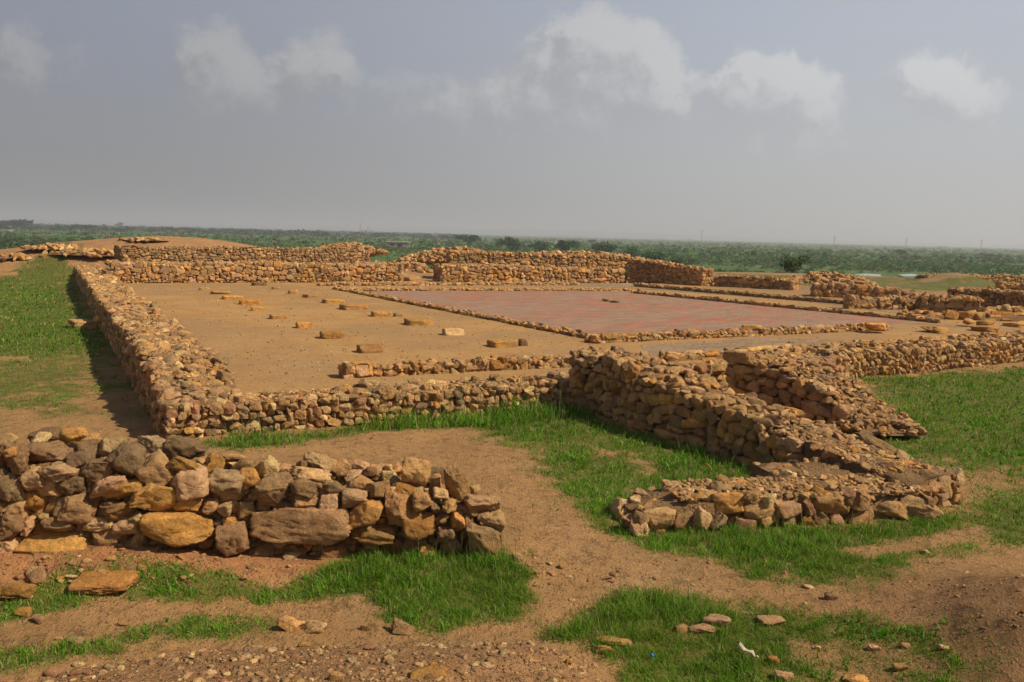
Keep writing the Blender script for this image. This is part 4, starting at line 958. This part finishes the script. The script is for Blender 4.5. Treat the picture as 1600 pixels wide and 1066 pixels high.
# single stones on kerbs and pavings  (x, y, z, w_px, h_px, tint, label)
BL = [(950, 471, FZ, 22, 6, 'G', 'left of the two flat dark stones in the middle of the red bricks', 1, 1), (962, 473, FZ, 16, 5, 'G', 'right of the two flat dark stones in the middle of the red bricks', 1, 1),
(1173, 516, FZ+.15, 30, 12, 'O', 'rounded ochre boulder sitting on the middle of the front courtyard kerb', 1, 1), (1369, 514, FZ+.13, 36, 13, 'O', 'wide rounded boulder on the right end of the front courtyard kerb', 1, 1),
(1464, 519, FZ, 46, 12, 'O', 'long flat boulder lying on the floor to the right of the front kerb', 1, 1), (1513, 505, FZ+.12, 22, 9, 'O', 'oval boulder on the far slabs at the right', 1, 1),
(1538, 517, FZ, 40, 9, 'O', 'wide flat block under a smaller one at the right', 2, 1), (1540, 507, FZ+.22, 24, 9, 'O', 'rounded stone resting on the wide flat block at the right', 1, 1),
(1592, 510, FZ, 40, 9, 'O', 'long orange block at the right edge of the picture', 2, 1), (964, 441, FZ, 14, 6, 'O', 'pale cube-like block in front of the long brown wall', 2, 1),
(628, 437, FZ, 14, 12, 'P', 'tilted pale block fallen in the broken opening', 2, 3), (646, 439, FZ, 28, 10, 'T', 'squared block right of the tilted pale one in the broken opening', 2, 1),
(715, 437, FZ, 38, 17, 'O', 'large ochre block pile at the start of the right lower far wall', 2, 1), (726, 440, FZ, 24, 7, 'K', 'grey flat block lying before the large ochre block', 2, 1),
(655, 424, .9, 14, 7, 'D', 'dark block perched above the broken opening', 2, 2),
(132, 512, 0, 42, 16, 'T', 'long squared beam stone lying in the grass beside the long side wall', 2, 1), (160, 501, .3, 24, 10, 'O', 'ochre block on top of the beam stone against the side wall', 2, 1), (165, 515, 0, 20, 12, 'B', 'rounded stone under the ochre block at the side wall foot', 1, 1),
(28, 930, .06, 54, 26, 'O', 'rough orange boulder in the debris at the lower left', 0, 1), (58, 906, .15, 28, 30, 'K', 'upright pinkish stone in the debris before the near wall', 0, 1), (165, 914, .10, 84, 20, 'O', 'long yellow squared block lying before the near wall', 2, 1),
(152, 894, .16, 40, 14, 'D', 'crumbly red-orange lump above the long yellow block', 0, 1), (36, 960, .0, 22, 14, 'O', 'small orange stone in the grass at the lower left', 1, 1), (60, 972, .0, 20, 16, 'R', 'reddish stone in the grass at the lower left', 0, 1),
(191, 977, 0, 14, 7, 'O', 'small oval ochre pebble on the bare patch at the lower left', 1, 1), (119, 1003, 0, 26, 11, 'K', 'flat pinkish white stone near the lower left corner', 1, 1), (92, 1000, 0, 10, 8, 'K', 'little pink stone beside the flat pinkish white one', 1, 1),
(122, 1040, .12, 16, 8, 'P', 'small pale oval pebble in the gravel at the lower left', 1, 1), (90, 1052, .15, 30, 9, 'R', 'thin dark red tile shard in the gravel at the lower left', 2, 1), (122, 1054, .15, 20, 8, 'R', 'brick-red shard right of the dark red tile shard', 2, 1),
(456, 982, .12, 40, 34, 'T', 'pointed brown rock on the crest of the gravel bank', 0, 1), (490, 984, .12, 46, 22, 'K', 'pale folded slab beside the pointed brown rock', 0, 2), (571, 984, .12, 16, 10, 'R', 'small red stone on the crest of the gravel bank', 1, 1),
(629, 988, .1, 36, 26, 'K', 'blocky pinkish rock on the crest of the gravel bank', 1, 1), (75+400, 1012, .3, 18, 13, 'O', 'ochre patch stone in the left gravel bank', 1, 1), (578, 1015, .3, 17, 12, 'R', 'red-brown pebble in the middle of the gravel bank', 1, 1), (552, 1021, .3, 15, 7, 'R', 'flat brick-red shard in the middle of the gravel bank', 1, 1),
(608, 1033, .36, 16, 9, 'K', 'pinkish pebble near the bottom of the gravel bank', 1, 1), (527, 1062, .48, 24, 18, 'T', 'tan stone at the very bottom of the gravel bank', 1, 1), (672, 1058, .46, 62, 20, 'O', 'broad bright orange slab sunk in the gravel bank', 1, 1),
(678, 1040, .4, 12, 7, 'O', 'small orange stone above the bright orange slab', 1, 1), (887, 1038, .3, 11, 13, 'O', 'small upright orange pebble right in the gravel bank', 1, 1), (877, 1058, .38, 16, 9, 'R', 'brown pebble below the small upright orange one', 1, 1),
(958, 1002, .04, 54, 10, 'O', 'flat orange stone in the grass below the path', 1, 1), (942, 1018, .08, 34, 18, 'O', 'rough orange rock at the edge of gravel and grass', 0, 1), (1068, 985, 0, 30, 16, 'B', 'grey-brown stone half hidden in the lower grass', 0, 1),
(1118, 975, 0, 42, 22, 'K', 'pale fractured stone in the middle of the lower grass', 0, 1), (1095, 986, 0, 44, 16, 'K', 'flat pale stone left of the pale fractured one', 0, 1), (1206, 972, 0, 44, 13, 'K', 'flat pale stone in the lower grass near the path edge', 1, 1), (1299, 936, 0, 19, 12, 'R', 'blocky reddish stone lying on the path', 2, 1),
(1264, 918, 0, 16, 6, 'K', 'small flat pale stone at the far side of the path', 1, 1), (1446, 865, 0, 16, 8, 'P', 'small pale stone by the bare patch in the right grass', 1, 1), (1278, 1014, 0, 9, 8, 'P', 'tiny white stone in the lower right grass', 1, 1), (1208, 1034, .02, 18, 14, 'O', 'ochre stone in the lower right grass', 1, 1),
(1224, 1062, .03, 32, 24, 'K', 'big grey-pink rock at the bottom edge', 0, 1), (1336, 1064, .04, 38, 16, 'O', 'orange tan rock at the bottom edge', 0, 1), (1366, 1015, 0, 18, 12, 'K', 'pinkish stone in the lower right grass', 1, 1), (1407, 1046, .03, 22, 12, 'O', 'small ochre stone low in the right grass', 1, 1), (1476, 1014, .0, 14, 9, 'P', 'whitish pebble at the border of grass and dark soil', 1, 1),
(1415, 1011, .0, 16, 9, 'T', 'tan pebble left of the whitish one', 1, 1), (1548, 990, .1, 34, 8, 'K', 'flat pale slab on the dark soil at the lower right', 1, 1), (948, 905, 0, 16, 7, 'R', 'small red stone in the middle of the path', 1, 1), (893, 938, 0, 10, 5, 'P', 'white chip on the path', 1, 1), (840, 897, 0, 10, 7, 'R', 'small red chip by the grass at the path side', 1, 1),
(808, 876, 0, 16, 22, 'P', 'pale stone sunk in grass at the right foot of the near wall', 1, 1), (1033, 833, 0, 14, 14, 'O', 'bright orange pebble in the grass below the low spur wall', 1, 1), (1210, 800, 0, 26, 14, 'O', 'orange stone in front of the low spur wall', 1, 1), (581, 686, 0, 6, 5, 'D', 'tiny dark stone on the bare ground behind the near wall', 1, 1), (455, 872, .1, 30, 16, 'K', 'flat pinkish stone at the foot of the near wall', 0, 1),
(1237, 536, FZ, 14, 5, 'G', 'small grey stone on the slab paving', 1, 1)]
for i_, (x, y, z, w, h, c, lb, blk, tl) in enumerate(BL):
    p = G(x, y, z)
    if z < .4 and 'resting' not in lb and 'on top' not in lb:
        for _ in range(6):
            zz = float(TZ(np.array([p[0]]), np.array([p[1]]))[0]); p = G(x, y, zz)
    d = np.linalg.norm(p-[0, 0, CAMZ]); W_, H_ = w/FPX*d, h/FPX*d
    if d > 20: dim = (W_*.95, W_*.7, H_*.95)
    else: dim = (W_, W_*.62, H_*.86)
    o = loose('stone_block' if blk == 2 else 'loose_stone', lb, 'stone', p-[0, 0, .15*dim[2]], dim, c, 1300+i_, rz=random.uniform(-.25, .25)+(gyaw if d > 12 else 0), tilt=.08*tl, blk=blk, cuts=4 if blk == 2 else None)

# litter in the lower right grass
def tube(P, R_, seg_=14):
    P = np.array(P, float); V = []; F = []
    for k, (p, r_) in enumerate(zip(P, R_)):
        for a_ in np.linspace(0, 2*math.pi, seg_, endpoint=False): V.append((p[0], r_*math.cos(a_)+p[1], r_*math.sin(a_)+p[2]))
    for k in range(len(P)-1):
        for j in range(seg_): F.append([k*seg_+j, k*seg_+(j+1) % seg_, (k+1)*seg_+(j+1) % seg_, (k+1)*seg_+j])
    for b0, rv in ((0, 1), ((len(P)-1)*seg_, 0)):
        for j in range(1, seg_-1, 2):
            q = [b0, b0+j, b0+j+1, b0+(j+2) % seg_]; F.append(q[::-1] if rv else q)
    return np.array(V), np.array(F)
M_PLW = plain_mat('dull_white_plastic', (.42, .36, .24), .35, .2, 40); M_BLUE = plain_mat('blue_plastic', (.02, .22, .75), .3, .1, 40); M_PLY = plain_mat('yellowed_plastic', (.42, .30, .05), .4, .2, 30)
p = G(1168, 1024, .02); p[2] = float(TZ(np.array([p[0]]), np.array([p[1]]))[0])+.06
r_ = empty('crushed_bottle', p); r_.rotation_euler = (0, .35, -.5); tag(r_, 'crushed pale plastic bottle lying in the lower right grass', 'bottle')
V, F = tube([(-.085, 0, 0), (-.08, 0, 0), (-.03, 0, .004), (.0, 0, -.004), (.035, 0, .002), (.06, 0, 0), (.075, 0, 0)], [.018, .03, .025, .016, .027, .014, .009]); V[:, 2] = V[:, 2]*.6+.012*np.sin(V[:, 0]*60)
mk('bottle_body', V, F, M_PLW, r_); V, F = tube([(.075, 0, 0), (.078, 0, 0), (.092, 0, 0), (.094, 0, 0)], [.009, .011, .011, .008]); mk('bottle_cap', V, F, M_PLW, r_)
p = G(1019, 1026, .05); p[2] = float(TZ(np.array([p[0]]), np.array([p[1]]))[0])+.07
V, F = tube([(-.009, 0, 0), (-.007, 0, 0), (.006, 0, 0), (.009, 0, 0)], [.011, .0155, .0155, .012], 18)
o = mk('bottle_cap', V, F, M_BLUE, loc=p); o.rotation_euler = (.2, -1.0, .9); tag(o, 'bright blue bottle cap caught in the grass at the bottom', 'bottle cap')

# trees and bushes of the plain
def leaf_crown(c, rx, rz_, n, leaf, col, seed, lobes=9):
    rs = np.random.default_rng(seed); lc = rs.normal(size=(lobes, 3)); lc /= np.linalg.norm(lc, axis=1)[:, None]; lc *= rs.uniform(.2, .85, (lobes, 1)); lr = rs.uniform(.2, .44, lobes)
    k = rs.integers(0, lobes, n); u = rs.normal(size=(n, 3)); u /= np.linalg.norm(u, axis=1)[:, None]; u *= rs.uniform(.6, 1., (n, 1))
    P = (lc[k]+u*lr[k][:, None])*np.array((rx, rx, rz_))+c
    tri = P[:, None]+rs.normal(size=(n, 3, 3))*leaf
    C = np.array(col)*1.35*rs.uniform(.5, 1.5, (lobes, 1))[k]*rs.uniform(.75, 1.25, (n, 1))
    return tri.reshape(-1, 3), np.arange(3*n).reshape(-1, 3), np.repeat(C, 3, 0)
def limb(P, R_): 
    P = np.array(P, float); V = []; F = []; s = 7
    for p, r_ in zip(P, R_):
        for a_ in np.linspace(0, 2*math.pi, s, endpoint=False): V.append((p[0]+r_*math.cos(a_), p[1]+r_*math.sin(a_), p[2]))
    for k in range(len(P)-1):
        for j in range(s): F.append([k*s+j, k*s+(j+1) % s, (k+1)*s+(j+1) % s, (k+1)*s+j])
    return np.array(V), np.array(F)
def tree(name, label, x, ybase, wpx, hpx, z=None, col=(.035, .065, .018), seed=1, group=None, dist=None, low=.3):
    if dist:
        d = ray(x, ybase); k = dist/math.hypot(d[0], d[1]); p = np.array([d[0]*k, d[1]*k, CAMZ+d[2]*k]); p[2] = min(p[2], p[2]); gz = float(TZ(p[:1], p[1:2])[0]); p[2] = gz; 
        hh = None
    else: p = G(x, ybase, -6 if z is None else z)
    D_ = math.hypot(p[0], p[1]); W_, H_ = wpx/FPX*D_, hpx/FPX*D_
    if dist: top = CAMZ+ray(x, ybase-hpx)[2]*D_/math.hypot(*ray(x, ybase-hpx)[:2]); H_ = top-p[2]
    root = empty(name, p); tag(root, label, 'tree', group)
    r = random.Random(seed); Vs, Fs, off = [], [], 0; cz = H_*(.5+low*.5)
    for q in range(5):
        a_ = r.uniform(0, 6.28); ex = W_*.27*math.cos(a_)*(q > 0); ey = W_*.27*math.sin(a_)*(q > 0)
        t0 = H_*.03; V, F = limb([(0, 0, -.3), (ex*.2, ey*.2, H_*.2), (ex*.6, ey*.6, H_*.45), (ex, ey, H_*.75)], [W_*.03+.05, W_*.022+.04, W_*.015+.02, .02]); Vs.append(V); Fs.append(F+off); off += len(V)
    V = np.concatenate(Vs); mk('trunk', V, np.concatenate(Fs), M_BARK, root)
    V, F, C = leaf_crown(np.array((0, 0, cz)), W_*.62, H_*(1-low)*.62, 1500, W_*.028, col, seed, 16)
    V[:, 2] = np.clip(V[:, 2], .02*H_, None)
    mk('crown', V, F, M_LEAF, root, C, smooth=False); return root
TR = [(735, 385, 38, 19, (.030, .052, .018), 'dark dense tree standing alone on the plain beyond the rubble heap'), (800, 395, 42, 23, (.036, .058, .02), 'dark bushy tree to the right of the lone dense tree'),
(845, 396, 36, 18, (.05, .075, .03), 'greyish tree with a low crown left of the two roofless walls'), (886, 397, 44, 20, (.032, .06, .018), 'broad dark tree behind the long brown wall'), (905, 400, 34, 13, (.06, .12, .025), 'bright green bush in front of the broad dark tree'),
(945, 401, 40, 20, (.028, .058, .016), 'tall dark tree left of the pale ruined house'), (985, 409, 34, 22, (.04, .09, .02), 'fresh green tree before the pale ruined house'), (1022, 412, 44, 20, (.035, .08, .02), 'round green tree right of the pale ruined house'),
(1060, 414, 40, 14, (.05, .085, .025), 'low spreading bush above the right end of the brown wall'), (1405, 400, 20, 9, (.03, .05, .02), 'small dark tree far out on the right plain'), (1543, 404, 14, 6, (.035, .06, .02), 'tiny dark bush far out at the right'), (925, 381, 12, 6, (.04, .06, .025), 'small far bush above the trees in the middle'),
(187, 356, 12, 7, (.03, .045, .02), 'tallest tree in the dark far tree line at the left'), (128, 361, 34, 8, (.03, .05, .02), 'wide dark tree clump in the far tree line at the left'), (20, 358, 46, 11, (.028, .045, .02), 'dark palm grove at the left edge of the horizon')]
for i_, (x, y, w, h, c, lb) in enumerate(TR): tree('tree' if 'bush' not in lb else 'bush', lb, x, y, w, h, col=c, seed=50+i_)
tree('tree', 'rounded dark tree on the rim of the hill, above the free-standing wall stub', 1237, 438, 48, 36, dist=92, col=(.035, .06, .018), seed=91, low=.12)
tree('bush', 'low dark bush at the left side of the rounded dark tree', 1216, 436, 20, 9, dist=93, col=(.04, .06, .02), seed=92, low=.05)

# houses
def boxm(lo, hi):
    lo, hi = np.array(lo, float), np.array(hi, float); V = np.array([[(lo, hi)[i][0], (lo, hi)[j][1], (lo, hi)[k][2]] for i in (0, 1) for j in (0, 1) for k in (0, 1)])
    return V, np.array([[0, 1, 3, 2], [4, 6, 7, 5], [0, 4, 5, 1], [2, 3, 7, 6], [0, 2, 6, 4], [1, 5, 7, 3]])
M_CONC = plain_mat('grey_concrete', (.27, .22, .18), .9, .2, .8); M_DARK = plain_mat('dark_opening', (.03, .028, .026), .9, .1); M_PALE = plain_mat('pale_plaster', (.42, .36, .28), .9, .2, .6); M_WHT = plain_mat('whitewash', (.6, .6, .58), .8, .1, .2); M_BLR = plain_mat('blue_metal_roof', (.25, .42, .6), .6, .1, .1); M_STEEL = plain_mat('steel', (.2, .2, .2), .6, .1)
def bx(name, lo, hi, m_, par): V, F = boxm(lo, hi); return mk(name, V, F, m_, par, smooth=False)
p = G(622, 388, -6); d = np.hypot(*p[:2]); k = d/FPX
r_ = empty('concrete_house', p); r_.rotation_euler[2] = .08; tag(r_, 'small grey flat-roofed concrete house on the plain beyond the far walls', 'house')
bx('wall', (-16*k, 0, -.5), (14*k, 16*k, 9*k), M_CONC, r_); bx('roof_slab', (-17.5*k, -1.2*k, 9.02*k), (19*k, 17*k, 10.4*k), M_PALE, r_); bx('porch_pillar', (16.5*k, -1*k, -.5), (18*k, .4*k, 9*k), M_PALE, r_)
bx('window', (-12*k, -.06*k, 3.6*k), (-6*k, .3*k, 6.4*k), M_DARK, r_); bx('door', (-1*k, -.06*k, 0), (6*k, .3*k, 6.6*k), M_DARK, r_)
p = G(600, 387, -6); r_ = empty('shed', p); tag(r_, 'low brown shed left of the grey concrete house', 'shed'); bx('wall', (-9*k, 0, -.5), (4*k, 8*k, 5*k), M_CONC, r_); bx('roof_slab', (-9.6*k, -.5*k, 5.03*k), (4.6*k, 8.5*k, 5.6*k), M_CONC, r_)
p = G(978, 401, -6); d = np.hypot(*p[:2]); k = d/FPX
r_ = empty('ruined_house', p); r_.rotation_euler[2] = -.1; tag(r_, 'pale roofless house with an arcade, half hidden by green trees', 'house')
bx('wall', (-14*k, 1*k, -.5), (6*k, 9*k, 9.5*k), M_PALE, r_)
for q in range(3): bx('opening', ((-10+5*q)*k, .9*k, 1.5*k), ((-8+5*q)*k, 1.3*k, 7*k), M_DARK, r_)
bx('side_wall', (6.1*k, 1*k, -.5), (9*k, 9*k, 12*k), M_PALE, r_); bx('parapet', (-14.4*k, .6*k, 9.53*k), (6.05*k, 1.6*k, 10.6*k), M_PALE, r_)
p = G(869, 381, -6); d = np.hypot(*p[:2]); k = d/FPX; r_ = empty('white_pillar_shrine', p); tag(r_, 'tiny white shrine far out above the trees in the middle', 'shrine')
bx('base', (-2.2*k, 0, -.5), (2.2*k, 3*k, 3*k), M_WHT, r_); bx('turret', (-1*k, .5*k, 3.02*k), (1*k, 2.4*k, 5.2*k), M_WHT, r_)
FB = [(893, 370.6, 48, 2.2, M_BLR, 'long blue-roofed warehouse on the horizon in the middle'), (973, 373, 30, 1.6, M_WHT, 'long low white building right of the blue-roofed warehouse'), (1010, 374, 24, 1.6, M_WHT, 'white building group at the middle of the horizon'), (1032, 373.4, 10, 3.0, M_WHT, 'white tower block on the horizon right of centre'), (1075, 375, 16, 1.6, M_CONC, 'grey low building at the right of the white ones'),
(790, 368, 20, 2.2, M_WHT, 'white shed on the horizon above the dark bushy tree'), (358, 358.5, 12, 2.8, M_WHT, 'brightest white house of the far settlement at the left'), (338, 359, 7, 2, M_CONC, 'small grey house left of the brightest white one'), (390, 359, 9, 2, M_CONC, 'grey house right of the brightest white one'), (205, 361, 12, 1.8, M_WHT, 'pale strip building in the left far tree line'), (6, 361.5, 14, 2, M_WHT, 'pale shed at the left edge of the horizon'),
(487, 363, 8, 3, M_WHT, 'small white house above the sandy knoll shoulder'), (705, 370.5, 10, 1.8, M_WHT, 'pale flat house above the rubble heap'), (510, 358, 9, 2, M_PALE, 'cream house at the far end of the settlement'), (1475, 387, 10, 2, M_PALE, 'pale building on the right horizon'), (440, 361, 8, 2, M_WHT, 'white hut between the knoll and the settlement'), (935, 376, 9, 1.8, M_WHT, 'little white hut just above the middle trees')]
for i_, (x, y, w, h, m_, lb) in enumerate(FB):
    p = G(x, y, -6); 
    if p[1] < 0 or p[1] > 5200: dd = ray(x, y); p = np.array([dd[0]/dd[1]*5000, 5000, -6])
    d = np.hypot(*p[:2]); k = d/FPX; hz_ = (368-0)
    top = h*k+0; r_ = empty('warehouse' if w > 14 else 'far_house', p); tag(r_, lb, 'warehouse' if w > 14 else 'house')
    bx('wall', (-w/2*k, 0, -2), (w/2*k, w*.5*k, top*.7), M_WHT if m_ is M_BLR else m_, r_); bx('roof', (-w/2*k-.8, -.8, top*.7+.05), (w/2*k+.8, w*.5*k+.8, top), m_, r_)
# masts and stacks near the horizon
MS = [(1303, 388, 18, 'lattice pylon left of the three on the right plain'), (1415, 391, 18, 'lattice pylon in the middle of the three on the right plain'), (1532, 394, 18, 'lattice pylon right of the three on the right plain'), (1096, 381, 22, 'thin mast above the right end of the brown wall'), (563, 361, 15, 'left factory chimney on the horizon'), (575, 361, 11, 'right factory chimney on the horizon')]
for x, y, h, lb in MS:
    y2 = max(y, (ray(x, y)[1] > 0) and y); p = G(x, y, -6)
    if p[1] < 0 or p[1] > 3600: dd = ray(x, y); p = np.array([dd[0]/dd[1]*3600, 3600, -6])
    d = np.hypot(*p[:2]); k = d/FPX; H_ = h*k; ch = 'chimney' in lb; r_ = empty('chimney' if ch else 'pylon', p); tag(r_, lb, 'chimney' if ch else 'pylon')
    if ch:
        V, F = limb([(0, 0, -1), (0, 0, H_*.5), (0, 0, H_)], [.9*k, .7*k, .55*k]); mk('stack', V, F, M_CONC, r_); bx('boiler_house', (1*k, 0, -1), (8*k, 6*k, 4*k), M_CONC, r_)
    else:
        for sx in (-1, 1):
            V, F = limb([(sx*.9*k, 0, -1), (sx*.25*k, 0, H_*.7), (sx*.1*k, 0, H_)], [.16*k, .14*k, .1*k]); mk('leg', V, F, M_STEEL, r_)
        for q in (.72, .84): bx('cross_arm', (-2.2*k, -.1*k, H_*q), (2.2*k, .1*k, H_*q+.25*k), M_STEEL, r_)

# ---- haze over the plain
hb = 13500
V, F = boxm((-hb, -hb, -9), (hb, hb, 90)); m = bpy.data.materials.new('haze_air'); m.use_nodes = True; t = NT(m.node_tree); t.n.clear()
vp = t.new('ShaderNodeVolumePrincipled'); vp.inputs['Color'].default_value = (.86, .88, .92, 1); vp.inputs['Density'].default_value = .0003; vp.inputs['Anisotropy'].default_value = .2
ou = t.new('ShaderNodeOutputMaterial'); t.l.new(vp.outputs[0], ou.inputs['Volume'])
tag(mk('haze', V, F, m, smooth=False), kind='stuff')
print('objects', len(bpy.data.objects), 'tris', sum(len(o.data.polygons) for o in bpy.data.objects if o.type == 'MESH'))
